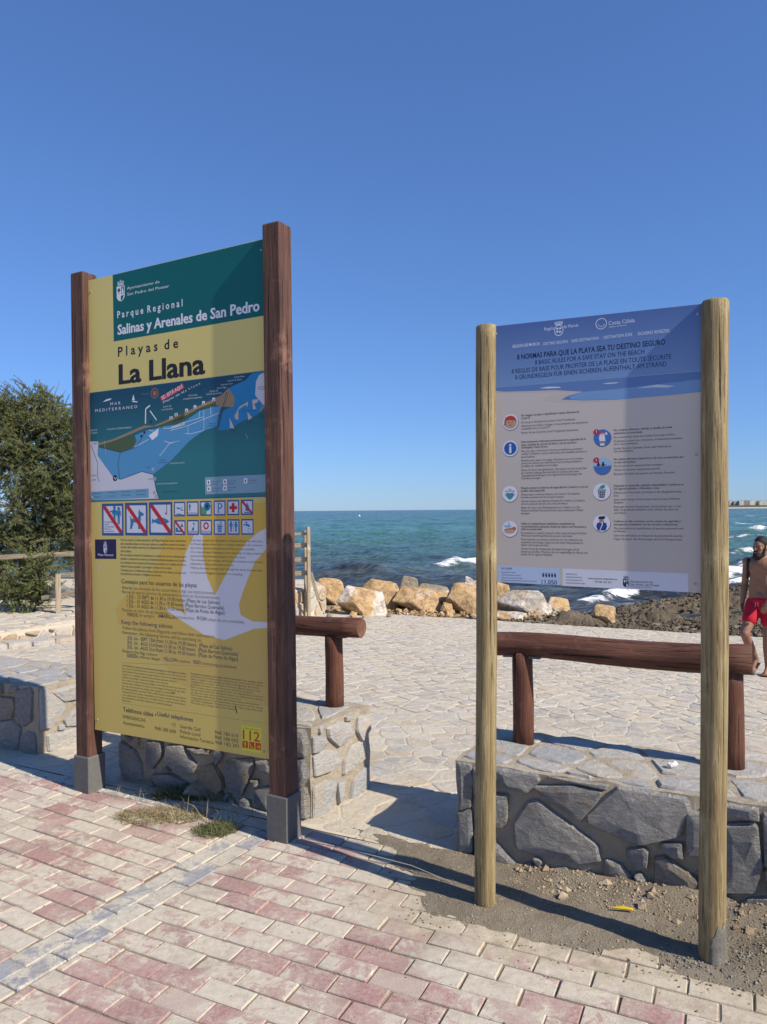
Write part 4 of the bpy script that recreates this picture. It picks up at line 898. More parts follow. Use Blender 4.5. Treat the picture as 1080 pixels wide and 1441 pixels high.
for i, (kd, kd2) in enumerate((('birds','camp'), ('bather','bottle'), ('flower','buoy'), ('P','bin'), ('cross','toilet'), ('fire','tap'))):
    a, b, c, d = xs[i]; y0 = 84 - i * 4.4; y1 = 238 - i * 3.2; y2 = 276 - i * 2.4; y3 = 432 - i * .6
    picto([(240 + x / R5, 695 + y / R5) for x, y in ((a, y0), (b, y0 - 4), (b, y1 - 3), (a, y1))], kd, .085); picto([(240 + x / R5, 695 + y / R5) for x, y in ((c, y2), (d, y2 - 2), (d, y3 - 1), (c, y3))], kd2, .085)

# natural-beach badge
bg_ = p1(); NAV = (.016, .012, .075); bg_.poly([(133.8, 759.2), (163.6, 758.8), (163.9, 786.6), (134, 786.4)], NAV, 2); bg_.text('Playa Natural', 138, 670, 302, 22, PW_, True, 4, (120, 695), L7)
a = pl1.uv(120 + 218 / L7, 695 + 580 / L7); crest(bg_, a[0], a[1], .030, .075, PW_, NAV, 4); bg_.build('natural_beach_badge', panel1)

# body text
tx = p1(); INKY = (.055, .045, .03); ok = (.10, .085, .05)
ES = ['Se ha creado la denominación de Playa Natural como distintivo', 'para aquellas playas en las que existe un equilibrio entre la conser-', 'vación del medio natural y la disposición de servicios al usuario', 'de la playa.', 'En una playa natural la limpieza se realiza de forma manual para', 'ayudar a conservar la arena y la biodiversidad presentes en la orilla.', 'La retirada de los restos de Posidonia oceánica se realiza de forma', 'selectiva para ayudar a proteger la línea de la costa.', 'Transita por la orilla de la playa, nunca por las dunas, ya que son', 'ecosistemas escasos y frágiles al pisoteo.']
for s_, y, xe in zip(ES, (510, 550, 588, 630, 672, 713, 755, 795, 838, 876), (262, 262, 262, 185, 262, 262, 262, 242, 262, 228)): tx.text(s_, 170, 695 + y / L7, xe, 3.1, INKY, True)
EN = ['It has been created the designation of Natural Beach as distinctive', 'for those beaches where there is a balance between the conserva-', 'tion of the natural environment and the services available.', 'On a natural beach cleaning is done manually to help preserve', 'sand and the biodiversity present in the sea shore.', 'The removal of the remains of Posidonia oceanica is performed', 'selectively to help protect the coast line.', 'Walk by the beach always never through the dunes because they', 'are scarce and fragile ecosystems to trampling.']
for s_, y, xe in zip(EN, (496, 535, 577, 618, 660, 702, 742, 785, 832), (369.5, 370, 359.5, 369.5, 346, 369.5, 329.5, 369, 342)): tx.text(s_, 268.3, 695 + y / R5, xe, 3.1, INKY, False)
def rt_(s_, x, y, xe, cap, bold, c=INKY, z=bz): tx.text(s_, x, y, xe, cap, c, bold, 3, *z)
rt_('Consejos para los usuarios de las playas', 265, 428, 612, 19, True, BLACK); rt_('· Atienda los consejos de los socorristas y siga sus instrucciones.', 260, 454, 695, 15, False, ok); rt_('· Recuerde que el servicio de salvamento estará en funcionamiento:', 260, 473, 718, 15, False, ok)
rt_('1 JUL - 15 SEPT de 11.30 a 19.30 horas (Playa de Las Salinas)', 290, 496, 718, 16, True, BLACK); rt_('1 JUL - 31 AGO de 11.30 a 19.30 horas (Playa Barraca Quemada)', 290, 517, 738, 16, True, BLACK); rt_('1 JUL - 31 AGO de 11.30 a 19.30 horas (Playa de Punta de Algas)', 290, 538, 740, 16, True, BLACK)
rt_('· Respete el color de las banderas:', 260, 556, 480, 15, False, ok); rt_('VERDE:', 290, 579, 342, 16, True, BLACK); rt_('sin peligro.', 347, 581, 420, 14, False, ok); rt_('AMARILLA:', 432, 586, 516, 16, True, BLACK); rt_('precaución.', 520, 590, 602, 14, False, ok); rt_('ROJA:', 614, 596, 662, 16, True, BLACK); rt_('playa de uso prohibido.', 667, 601, 834, 14, False, ok)
DB = (.02, .06, .10)
rt_('Keep the following advices', 265, 615, 500, 19, True, DB); rt_('· Follow the advices from lifeguards and follow their instructions.', 262, 83, 697, 15, False, ok, b4); rt_('· Remember, the Lifesaving Service will be operating on:', 262, 104, 635, 15, False, ok, b4)
rt_('JUL 1st - SEPT 15th from 11.30 to 19.30 hours.  (Playa de Las Salinas)', 292, 130, 775, 16, True, DB, b4); rt_('JUL 1st - AUG 31st from 11.30 to 19.30 hours.  (Playa Barraca Quemada)', 292, 151, 802, 16, True, DB, b4); rt_('JUL 1st - AUG 31st from 11.30 to 19.30 hours.  (Playa de Punta de Algas)', 292, 172, 802, 16, True, DB, b4)
rt_('· Respect the flags colours:', 262, 189, 433, 15, False, ok, b4); rt_('GREEN:', 290, 212, 343, 16, True, DB, b4); rt_('without danger.', 347, 217, 447, 14, False, ok, b4); rt_('YELLOW:', 458, 228, 526, 16, True, DB, b4); rt_('caution.', 530, 235, 586, 14, False, ok, b4); rt_('RED:', 597, 242, 634, 16, True, DB, b4); rt_('swimming prohibited.', 638, 247, 797, 14, False, ok, b4)
PA = ['La Posidonia oceanica (mal denominada alga) es una planta acuática', 'que vive en el Mediterráneo entre la superficie y los 50 metros de', 'profundidad. Desempeña un papel similar al de los bosques, produce', 'oxígeno y es refugio y alimento de muchas especies marinas,', 'además de proteger la playa del oleaje y de la erosión.', 'Los restos de posidonia que llegan a la orilla forman una barrera', 'natural que retiene la arena y amortigua la fuerza de las olas,', 'por eso su retirada se realiza solo cuando es necesario.', 'El Ayuntamiento de San Pedro del Pinatar mantiene las playas', 'respetando los ciclos naturales y la conservación de las dunas', 'y su vegetación. Gracias por su colaboración y disfrute del parque.', 'Les deseamos una feliz estancia en nuestras playas.', 'Gracias.']
for i, s_ in enumerate(PA): rt_(s_, 268, 254 + i * 13.4, (563, 560, 563, 520, 480, 563, 560, 510, 563, 563, 560, 500, 310)[i], 8, i == 0, ok, b4)
PB = ['Posidonia oceanica (wrongly called seaweed) is an aquatic plant', 'that lives in the Mediterranean between the surface and 50 metres', 'deep. It plays a role similar to that of the forests, produces', 'oxygen and is shelter and food of many marine species, and', 'protects the beach from the waves and from erosion.', 'The remains of posidonia that reach the shore form a natural', 'barrier that holds the sand and softens the force of the waves,', 'so they are only removed when it is necessary.', 'The Town Hall of San Pedro del Pinatar keeps the beaches', 'respecting natural cycles and the conservation of the dunes', 'and their vegetation. Thank you for your help, enjoy the park.', 'We wish you a happy stay on our beaches.']
for i, s_ in enumerate(PB): rt_(s_, 585, 292 + i * 12.2, (917, 917, 900, 905, 870, 917, 917, 820, 900, 917, 917, 800)[i], 8, i == 0, ok, b4)
rt_('Teléfonos útiles •', 272, 463, 425, 20, True, BLACK, b4); rt_('Useful telephones', 430, 483, 594, 20, True, DB, b4); rt_('EMERGENCIAS:', 272, 494, 378, 15, False, INKY, b4); rt_('112', 497, 529, 515, 14, False, INKY, b4); rt_('Ayuntamiento', 272, 521, 370, 15, False, INKY, b4); rt_('968 180 600', 418, 547, 515, 16, False, INKY, b4)
rt_('Guardia Civil', 535, 538, 628, 15, False, INKY, b4); rt_('Policía Local', 535, 562, 628, 15, False, INKY, b4); rt_('Información Turística', 535, 585, 690, 15, False, INKY, b4); rt_('968 180 610', 695, 566, 803, 16, False, INKY, b4); rt_('968 188 092', 695, 589, 803, 16, False, INKY, b4); rt_('968 182 301', 697, 612, 805, 16, False, INKY, b4)
for a_, b_ in (((268, 238), (800, 262)), ((272, 425), (940, 520))): tx.line(pz([a_, b_], b4), .4, (.35, .25, .10), 2)
tx.build('body_lettering', panel1)
em = p1(); YG = (.62, .62, .06); EMR = (.55, .06, .02)
em.poly(pz([(818,524),(910,540),(910,657),(820,641)], b4), YG, 2); em.text('112', 824, 590, 903, 42, EMR, True, 4, *b4); em.text('emergencias', 826, 542, 900, 9, EMR, False, 4, *b4)
for i in range(3): em.poly(pz([(822 + i * 30, 597 + i * 4.5), (848 + i * 30, 601 + i * 4.5), (848 + i * 30, 634 + i * 4.5), (822 + i * 30, 630 + i * 4.5)], b4), EMR, 4)
em.text('!', 832, 628, 838, 24, YG, True, 6, *b4); em.line(pz([(856,608),(862,628),(874,634)], b4), 1.1, YG, 6); em.line(pz([(888,626),(904,628)], b4), 1.0, YG, 6); em.line(pz([(897,618),(905,629),(897,637)], b4), .8, YG, 6)
em.build('emergency_sticker', panel1)

# ------------------------------------------------------------------ newer safety sign on two pine poles
A2 = -27.0
e2 = Vector((math.cos(math.radians(A2)), math.sin(math.radians(A2)), 0)); n2 = Vector((-math.sin(math.radians(A2)), math.cos(math.radians(A2)), 0))
R1 = Vector(gp(679, 1275, .022) + (0,)) + n2 * .042; R2 = Vector(gp(1003, 1356, .022) + (0,)) + n2 * .045
sign2 = empty('rules_sign', (R1 + R2) / 2, 'blue and grey beach safety rules sign between two round pine poles', 'sign')
K2 = .0105
poles = []
for c, zt, ra in ((R1, 2.475, .0445), (R2, 2.462, .0475)):
    g = Geo(); nseg = 26; pts = []; rr = []
    for i in range(nseg + 1):
        z = -.06 + (zt + .06) * i / nseg; pts.append(c + e2 * (K2 * z + .0022 * math.sin(z * 3.1 + ra * 90)) + n2 * (.002 * math.sin(z * 2.3)) + Vector((0, 0, z))); rr.append(ra * (1 + .012 * math.sin(z * 5.0 + c.x)))
    pts.append(pts[-1] + Vector((0, 0, .008))); rr.append(ra * .90)
    g.tube(pts, rr, 28, True, 0, .006)
    o = mk('pole', g.v, g.f, m_pine, sign2, origin=c)
    for p in o.data.polygons: p.use_smooth = len(p.vertices) == 4
    poles.append(o)
pl2 = Plane((R1 + R2) / 2 - n2 * .004, A2)
tz = lambda px, py: pl2.uv(px, py)[1]
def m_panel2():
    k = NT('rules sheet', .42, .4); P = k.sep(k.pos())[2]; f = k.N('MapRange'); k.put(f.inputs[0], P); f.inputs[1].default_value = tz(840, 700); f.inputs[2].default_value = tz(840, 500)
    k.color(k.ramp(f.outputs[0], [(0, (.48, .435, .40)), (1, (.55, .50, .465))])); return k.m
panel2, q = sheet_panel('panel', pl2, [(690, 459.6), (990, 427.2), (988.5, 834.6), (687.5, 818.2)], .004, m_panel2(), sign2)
p2 = lambda: Print(pl2, None, .00015)
z7 = ((690, 430), 3.6)
m_sky2 = grad('printed sky', (.17, .29, .52), (.075, .145, .36), tz(840, 545), tz(840, 445))
sk = p2(); sk.poly([(690.2, 459.8), (989.8, 427.5), (989, 521.5), (690, 546.5)], m_sky2, 0)
sk.poly(pz([(2,419.5),(1076,331),(1076,440),(880,462),(650,484),(480,489),(330,487),(270,478),(300,455),(455,437),(330,436),(180,441),(60,441),(2,433)], z7), (.51, .46, .42), 1)
sk.poly(pz([(2,419.5),(1076,331),(1076,436),(880,456),(650,476),(480,481),(360,476),(395,458),(470,436),(330,428),(180,434),(70,436),(2,430)], z7), (.105, .20, .43), 2)
sk.poly(pz([(400,462),(470,437),(620,425),(1076,372),(1076,434),(880,455),(650,474),(480,479),(410,474)], z7), (.17, .31, .55), 3)
for q in ([(250,419),(290,411),(350,411),(362,416),(300,420)], [(570,396),(600,391),(655,389),(640,394),(590,397)], [(745,420),(780,411),(850,400),(935,407),(900,415),(820,414)]): sk.poly(pz(q, z7), (.55, .60, .68), 4)
sk.build('printed_beach_scene', panel2)
ti = p2(); LW = (.62, .68, .80); DN = (.006, .016, .07)
for s_, x, y, xe in (('REGIÓN DE MURCIA', 115, 215, 253), ('· DESTINO SEGURO', 262, 203, 395), ('SAFE DESTINATION', 412, 187, 550), ('DESTINATION SÛRE', 575, 169, 720), ('SICHERES REISEZIEL', 748, 151, 912)): ti.text(s_, x, y, xe, 15, LW, s_[0] == 'R', 3, *z7)
ti.text('8 NORMAS PARA QUE LA PLAYA SEA TU DESTINO SEGURO', 137, 274, 888, 25, DN, True, 3, *z7); ti.text('8 BASIC RULES FOR A SAFE STAY ON THE BEACH', 228, 299, 782, 22, DN, False, 3, *z7); ti.text('8 RÈGLES DE BASE POUR PROFITER DE LA PLAGE EN TOUTE SÉCURITÉ', 110, 345, 918, 22, DN, False, 3, *z7); ti.text('8 GRUNDREGELN FÜR EINEN SICHEREN AUFENTHALT AM STRAND', 128, 375, 895, 22, DN, False, 3, *z7)
ti.build('title_lettering', panel2)
lg = p2(); lg.text('Región', 275, 127, 325, 16, LW, False, 3, *z7); lg.text('de Murcia', 372, 115, 447, 16, LW, False, 3, *z7); lg.text('Costa Cálida', 600, 99, 733, 19, LW, False, 3, *z7); lg.text('Región de Murcia', 604, 112, 690, 8, LW, False, 3, *z7)
a = pl2.uv(690 + 348 / 3.6, 430 + 118 / 3.6)
lg.ring(a[0], a[1] - .006, .016, .0185, LW, 3, 24, k=1.25)
for dx, dy in ((-.006, .006), (.006, .006), (-.006, -.006), (.005, -.008)): lg.rect(a[0] + dx - .004, a[1] + dy - .008, a[0] + dx + .004, a[1] + dy - .001, LW, 3)
for i in range(5): lg.ring(a[0] + (i - 2) * .0068, a[1] + .026, .0022, .0040, LW, 3, 10)
lg.rect(a[0] - .016, a[1] + .017, a[0] + .016, a[1] + .0205, LW, 3)
a = pl2.uv(690 + 563 / 3.6, 430 + 92 / 3.6); lg.ring(a[0], a[1], .0195, .0220, LW, 3, 30); lg.ring(a[0], a[1] + .001, .0115, .0140, LW, 3, 16, math.pi * 1.08, math.pi * 1.92); lg.ring(a[0], a[1] + .004, .014, .016, LW, 3, 10, math.pi * 1.2, math.pi * 1.8)
lg.build('region_logos', panel2)
# rule pictograms
IB = (.02, .10, .36); SKN = (.50, .30, .19); TE = (.04, .24, .29)
def icon(px, py, kind):
    P = p2(); u, v = pl2.uv(px, py); r = .0335
    alert = kind in ('vendor', 'sport')
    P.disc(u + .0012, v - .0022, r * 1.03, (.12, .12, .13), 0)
    P.disc(u, v, r, PW_ if not alert else (.045, .15, .45), 1, 32)
    X = lambda x, y: (u + x * r, v + y * r)
    def pg(pts, c, L=3): P.raw([X(*p) for p in pts], c, L)
    if kind == 'fever':
        P.disc(u, v, r * .80, (.05, .02, .02), 2, 28); P.disc(u, v, r * .76, SKN, 3, 28); pg([(-.7,.15),(-.6,.5),(-.3,.7),(0,.75),(.35,.68),(.62,.42),(.7,.1),(.3,.2),(-.2,.25)], (.50,.04,.03), 4); pg([(-.35,-.05),(-.1,-.12),(-.1,-.05),(-.35,.02)], BLACK, 5); pg([(.35,-.02),(.12,-.10),(.12,-.04),(.35,.05)], BLACK, 5); pg([(-.25,-.42),(.25,-.42),(.25,-.36),(-.25,-.36)], BLACK, 5); pg([(-.75,-.3),(-.62,-.28),(-.52,.6),(-.64,.64)], (.5,.04,.03), 6); P.disc(*X(-.68, -.28), r * .12, (.08,.1,.2), 7, 12)
    if kind == 'info': P.disc(u, v, r * .80, IB, 2, 28); pg([(-.14,-.58),(.14,-.58),(.14,.22),(-.14,.22)], PW_); P.disc(*X(0, .42), r * .15, PW_, 3, 14)
    if kind == 'mask':
        pg([(-.5,.08),(-.25,.14),(0,.08),(.25,.14),(.5,.08),(.46,-.3),(.2,-.62),(0,-.74),(-.2,-.62),(-.46,-.3)], TE); P.ring(*X(-.5, -.1), r * .1, r * .15, TE, 3, 12); P.ring(*X(.5, -.1), r * .1, r * .15, TE, 3, 12); pg([(-.5,.30),(.5,.30),(.5,.36),(-.5,.36)], BLACK); pg([(-.62,.33),(-.45,.22),(-.45,.44)], BLACK); pg([(.62,.33),(.45,.22),(.45,.44)], BLACK); P.utext('2m', u - r * .2, v + r * .46, r * .4, r * .2, DN, True, 3)
    if kind == 'wash':
        pg([(-.8,.35),(-.55,.5),(-.4,.4),(-.2,.45),(-.2,.9),(-.05,.9),(-.05,.5),(.15,.45),(.1,.2),(-.5,.15)], (.2,.38,.6)); pg([(-.8,-.1),(-.4,.05),(.1,.1),(.6,.3),(.85,.1),(.7,-.2),(.2,-.3),(-.4,-.35)], (.28,.16,.10), 4); pg([(-.75,-.3),(-.3,-.1),(.3,-.05),(.7,-.2),(.5,-.5),(-.1,-.62),(-.6,-.5)], SKN, 5)
    if kind == 'vendor': pg([(-.4,-.05),(-.28,.4),(-.05,.5),(.2,.5),(.3,.2),(.35,-.4),(-.3,-.4)], PW_); P.disc(*X(.0, .55), r * .2, SKN, 4, 14); pg([(-.22,.58),(-.15,.78),(.12,.8),(.24,.6)], (.5,.03,.03), 5); pg([(.25,.45),(.5,.7),(.6,.35),(.5,.3)], PW_); pg([(-.4,-.4),(.42,-.4),(.4,-.6),(-.38,-.6)], (.30,.19,.12), 4); pg([(-.25,-.65),(.25,-.65),(.25,-.92),(-.25,-.92)], PW_)
    if kind == 'sport':
        P.raw([(u + r * math.cos(t_ * math.pi / 16), v + r * math.sin(t_ * math.pi / 16) * 1.0) for t_ in range(17)], (.28,.45,.65), 2); pg([(-.95,-.1),(.95,.0),(.95,.08),(-.2,.0)], (.42,.27,.17), 3)
        for x in (-.45, .1): P.disc(*X(x, .38), r * .12, DN, 4, 12); pg([(x-.2,-.02),(x+.15,.0),(x+.12,.28),(x-.1,.3)], DN, 4); pg([(x+.1,.22),(x+.35,.15),(x+.35,.08),(x+.1,.14)], DN, 4)
    if kind == 'bin':
        pg([(-.5,.16),(.52,.16),(.52,.26),(-.5,.26)], (.02,.03,.05)); pg([(-.42,.1),(.44,.1),(.32,-.75),(-.32,-.75)], (.03,.05,.08)); [pg([(x, y), (x+.1, y-.06), (x, y-.12), (x-.1, y-.06)], PW_, 4) for y in (.04, -.16, -.36, -.56) for x in (-.24, -.0, .24)]; pg([(-.35,.35),(-.1,.7),(.25,.85),(.4,.75),(.35,.45),(.1,.35)], TE)
    if kind == 'police': pg([(-.62,-.4),(-.55,.0),(-.2,.15),(.2,.15),(.55,.0),(.62,-.4),(.45,-.85),(-.45,-.85)], (.015,.05,.24)); P.disc(*X(0, .28), r * .27, (.33,.2,.13), 4, 18); pg([(-.4,.55),(-.3,.82),(.35,.86),(.45,.6),(.2,.48),(-.25,.48)], (.01,.02,.09), 5); pg([(-.1,.15),(.1,.15),(.16,-.1),(-.15,-.8),(-.25,-.8),(.05,-.1)], PW_, 5)
    if alert: P.disc(*X(-.68, .72), r * .33, (.45, .015, .02), 8, 18); P.utext('!', u - r * .74, v + r * .60, r * .12, r * .28, PW_, True, 9)
    P.build('pictogram', panel2)
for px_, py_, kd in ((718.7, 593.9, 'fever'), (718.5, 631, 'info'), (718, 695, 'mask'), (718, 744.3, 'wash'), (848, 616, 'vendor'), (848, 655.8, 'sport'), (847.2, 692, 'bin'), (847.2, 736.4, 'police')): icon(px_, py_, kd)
bt = p2(); G1 = (.018, .018, .022); G2 = (.045, .043, .046)
def para(o_, k_, x, rows):
    for s_, y, xe, b_ in rows: bt.text(s_, x, y, xe, 2.9 * k_, G1 if b_ else G2, bool(b_), 3, o_, k_)
para((690, 570), 7.2, 318, [('No vengas a la playa o abandónala si tienes síntomas de', 115, 902, 1), ('Covid-19.', 144, 408, 1), ('Do not go to the beach if you have Covid-19 symptoms.', 186, 868, 0), ('Abstenez-vous d\'aller à la plage si vous présentez des symptômes', 222, 990, 0), ('compatibles avec la Covid-19.', 250, 607, 0), ('Meiden Sie den Strand bei Covid-19 typischen Symptomen.', 291, 900, 0),
    ('Evita imprevistos. Infórmate previamente de la capacidad de la', 384, 970, 1), ('playa, medidas de control de aforo y de los servicios', 414, 878, 1), ('restringidos o fuera de uso.', 440, 588, 1), ('Plan your day on the beach: inform yourself about permitted', 478, 935, 0), ('number of bathers, access restrictions and available services or', 506, 985, 0), ('beach facilities.', 536, 457, 0), ('Planifiez votre séjour à la plage: informez-vous sur le nombre', 573, 945, 0), ('permis de visiteurs, les restrictions d\'accès et les prestations', 600, 930, 0), ('possibles, les installations de la plage.', 628, 690, 0), ('Planen Sie Ihren Strandaufenthalt: informieren Sie sich vorab über', 669, 985, 0), ('die maximal zulässige Besucherzahl am Strand sowie über', 697, 905, 0), ('Zugangsbeschränkungen und mögliche Einschränkungen der', 724, 935, 0), ('Strandeinrichtungen.', 752, 518, 0)])
para((690, 670), 7.2, 316, [('Respeta siempre la distancia de seguridad de 2 metros y si no es', 130, 990, 1), ('posible, lleva mascarilla.', 159, 560, 1), ('Always keep a minimum distance of 2 metres. The distance', 196, 912, 0), ('between parasols must be at least 4 metres.', 224, 750, 0), ('Gardez toujours une distance minimale de 2 mètres. La distance', 263, 962, 0), ('entre les parasols doit être d\'au moins 4 mètres.', 291, 790, 0), ('Halten Sie immer den Mindestabstand von 2 Metern ein. Der', 330, 918, 0), ('Abstand zwischen Sonnenschirmen muss mindestens 4 Meter', 358, 948, 0), ('betragen.', 387, 405, 0),
    ('Utiliza los equipamientos habilitados cumpliendo las', 491, 858, 1), ('recomendaciones sanitarias, lávate las manos con frecuencia y', 520, 978, 1), ('utiliza tu propia toalla.', 546, 530, 1), ('Pay attention to sanitary measures when using the beach facilities.', 584, 980, 0), ('Wash your hands frequently and use your own towel.', 612, 838, 0), ('Faites attention aux mesures sanitaires lors de l\'utilisation des', 650, 940, 0), ('installations de la plage. Lavez-vous les mains fréquemment et', 679, 945, 0), ('utilisez votre propre serviette.', 706, 600, 0), ('Achten Sie bei der Nutzung der Strandeinrichtungen auf die', 744, 905, 0), ('Sanitärvorschriften. Waschen Sie sich regelmäßig die Hände und', 774, 988, 0), ('nutzen Sie Ihr eigenes Handtuch.', 801, 635, 0)])
para((820, 590), 6.353, 283, [('No compres alimentos, bebidas ni textiles de venta', 106, 802, 1), ('ambulante no autorizada.', 134, 538, 1), ('Do not buy food, drinks and clothes from street vendors.', 170, 832, 0), ('N\'achetez ni nourriture, ni boissons, ni vêtements provenants', 205, 895, 0), ('de la vente ambulante.', 231, 500, 0), ('Kaufen Sie keine Getränke, Essen oder Kleidung bei', 270, 795, 0), ('Strandverkäufern.', 296, 458, 0), ('No utilices elementos deportivos y de ocio con personas que', 366, 905, 1), ('no sean de tu grupo.', 393, 480, 1), ('Do not use sports equipment from strangers.', 426, 722, 0), ('Utilisez vos propres équipements sportifs.', 461, 697, 0), ('Benutzen Sie keine Sportgeräte von fremden Personen.', 498, 828, 0),
    ('Deposita tu mascarilla, pañuelos desechables y similares en', 603, 905, 1), ('los lugares indicados o llévatelos a casa.', 629, 690, 1), ('Dispose your face mask and tissues in the designated waste', 664, 885, 0), ('bins.', 691, 325, 0), ('Jetez votre masque facial et tissus dans les bacs à déchets', 726, 870, 0), ('désignés.', 752, 372, 0), ('Entsorgen Sie Ihren Mundschutz, Taschentücher usw. in den', 791, 882, 0), ('dafür vorgesehenen Behältern oder nehmen Sie diese mit', 818, 860, 0), ('nach Hause.', 845, 398, 0), ('Colabora en todo momento con los cuerpos de seguridad y', 920, 880, 1), ('emergencias cumpliendo con las normas e indicaciones.', 948, 858, 1), ('The instructions and specifications of security personnel must', 983, 905, 0), ('be followed.', 1008, 390, 0), ('Suivez les instructions et indications du personnel de sécurité.', 1047, 900, 0), ('Folgen Sie immer den Anweisungen des Sicherheitspersonals.', 1078, 895, 0)])
bt.build('rules_lettering', panel2)
zb = ((690, 780), 3.6)
bx = p2(); bx.poly(pz([(38,58),(350,72),(350,157),(38,140.5)], zb), (.40, .50, .68), 1); bx.text('LA LLANA', 57, 76, 112, 11, DN, True, 3, *zb)
for s_, y, xe in (('Capacidad de la playa', 93, 130), ('Authorised capacity of beach', 107, 155), ('Capacité autorisée de la plage', 121, 165), ('Zulässige maximale Besucherzahl am Strand', 134, 235)): bx.text(s_, 57, y, xe, 7, G2, False, 3, *zb)
bx.text('11.050', 262, 151, 340, 22, DN, True, 3, *zb)
for i in range(5):
    a = pl2.uv(690 + (270 + i * 15) / 3.6, 780 + (104 + i * .5) / 3.6); bx.disc(a[0], a[1] + .0055, .0030, DN, 3, 10); bx.raw([(a[0] - .005, a[1] + .002), (a[0] + .005, a[1] + .002), (a[0] + .002, a[1] - .010), (a[0] - .002, a[1] - .010)], DN, 3)
bx.build('capacity_box', panel2)
bx = p2(); bx.poly(pz([(367,72),(1005,98),(1005,192),(367,160)], zb), (.58, .60, .68), 1)
for i, s_ in enumerate(('INFORMACIÓN', 'MORE INFORMATION', 'PLUS D\'INFORMATION', 'WEITERE INFORMATIONEN')): bx.text(s_, 385, 104 + i * 15, (442, 465, 468, 482)[i], 7, G2, False, 3, *zb)
bx.text('www.sanpedrodelpinatar.es', 497, 126, 645, 9, G1, True, 3, *zb); bx.text('Tlf 968 182 301', 530, 144, 615, 9, G1, True, 3, *zb); bx.text('Ayuntamiento de', 712, 143, 825, 11, G1, True, 3, *zb); bx.text('San Pedro del Pinatar', 712, 158, 860, 11, G1, True, 3, *zb); bx.text('Concejalía de Turismo', 712, 168, 818, 7, G1, False, 3, *zb)
a = pl2.uv(690 + 690 / 3.6, 780 + 138 / 3.6); crest(bx, a[0], a[1], .024, .046, DN, (.58, .60, .68), 3); bx.build('contact_box', panel2)

# fixings and scratches
m_bolt = plain('zinc bolt', (.34, .33, .31), .45, .5)
def bolts(plane, pts, parent, r=.006):
    for px_, py_ in pts:
        u, v = plane.uv(px_, py_); g = Geo(); g.tube([plane.w(u, v, -.001), plane.w(u, v, .0025), plane.w(u, v, .0038)], [r, r, r * .6], 10); g.build('bolt', [m_bolt], parent)
bolts(pl1, [(128, 410), (368, 352), (137, 1013), (371.5, 1058), (130, 700)], panel1); bolts(pl2, [(698.5, 470), (982, 442), (697, 590), (697, 808), (979, 822), (980, 640)], panel2, .0045)
sc1 = p1()
for a_, b_, w_ in (((331, 993), (333.5, 1004.5), 1.4), ((337, 964), (338, 971), .6), ((241, 974), (247, 976), .7), ((300, 905), (303, 912), .5)): sc1.line([a_, b_], w_, (.03, .03, .03), 8)
for a_, b_, w_ in (((143, 1008), (143.4, 1013), .6), ((140, 795), (139, 803), 2.6), ((150, 470), (158, 473), .5), ((147, 620), (149, 640), .4), ((346, 610), (349, 618), .4), ((210, 860), (222, 852), .4)): sc1.line([a_, b_], w_, (.60, .58, .50), 8)
sc1.build('scratches', panel1)
# cement smear up the nearest pole, bolt holes
g = Geo(); c = R2; n_ = 14; rows = 9; V = []; Fc = []
for i in range(rows + 1):
    for j in range(n_ + 1):
        a = math.radians(-128 + 135 * j / n_); k = math.sin(math.pi * j / n_) ** .35; z = (i / rows) * (.150 * k * (1 + .10 * math.sin(j * 1.9)) + .02) - .01; ra = .0478 * (1 + .012 * math.sin(z * 5 + c.x)) + (.0022 + .0012 * rnd.random() + .010 * (1 - i / rows) ** 3) * (.15 + .85 * k) * (1 if i < rows else .3)
        V.append(c + e2 * (K2 * z + .0022 * math.sin(z * 3.1 + .0475 * 90)) + Vector((math.cos(a) * ra, math.sin(a) * ra, z)))
for i in range(rows):
    for j in range(n_): b = i * (n_ + 1) + j; Fc.append((b, b + 1, b + n_ + 2, b + n_ + 1))
m_smear = mat_sand('dried cement', (.22, .20, .165), (.32, .30, .26), (.48, .455, .405), 4.0, 1.0, .012)
o = mk('cement_smear', V, Fc, m_smear, poles[1]); [setattr(p, 'use_smooth', True) for p in o.data.polygons]
# ------------------------------------------------------------------ shore, terrace, boulders, sea, far coast
SEA = -1.25
def shore_z(S, T):
    return -.70 - .05 * smoothstep(15.1, 15.6, T) - 1.1 * smoothstep(17.4, 20.2, T) + fbm(S * .8, T * .8, 41) * .25 * smoothstep(15.4, 16.6, T)
SS, TT = np.meshgrid(np.linspace(-60, 60, 260), np.linspace(15.15, 21.0, 46)); ZZ = shore_z(SS, TT)
V = [tuple(st(a, b, z)) for a, b, z in zip(SS.ravel(), TT.ravel(), ZZ.ravel())]; I = np.arange(SS.size).reshape(SS.shape)
m_shore = mat_sand('shore litter', (.20, .16, .115), (.31, .255, .185), (.42, .355, .265), .5, .8, .04)
tag(mk('shore', V, np.stack([I[:-1, :-1], I[:-1, 1:], I[1:, 1:], I[1:, :-1]], -1).reshape(-1, 4).tolist(), m_shore, smooth=True), kind='structure')
for a, b in ((11.0, 60.0), (-60.0, -14.0)):
    SS, TT = np.meshgrid(np.linspace(a, b, 24), np.linspace(3.3, 15.2, 24)); ZZ = plaza_z(TT) - .01 + fbm(SS, TT, 9) * .05 - .05 * (TT > 14.9)
    V = [tuple(st(p, q, z)) for p, q, z in zip(SS.ravel(), TT.ravel(), ZZ.ravel())]; I = np.arange(SS.size).reshape(SS.shape)
    tag(mk('ground', V, np.stack([I[:-1, :-1], I[:-1, 1:], I[1:, 1:], I[1:, :-1]], -1).reshape(-1, 4).tolist(), m_ground, smooth=True), kind='structure')

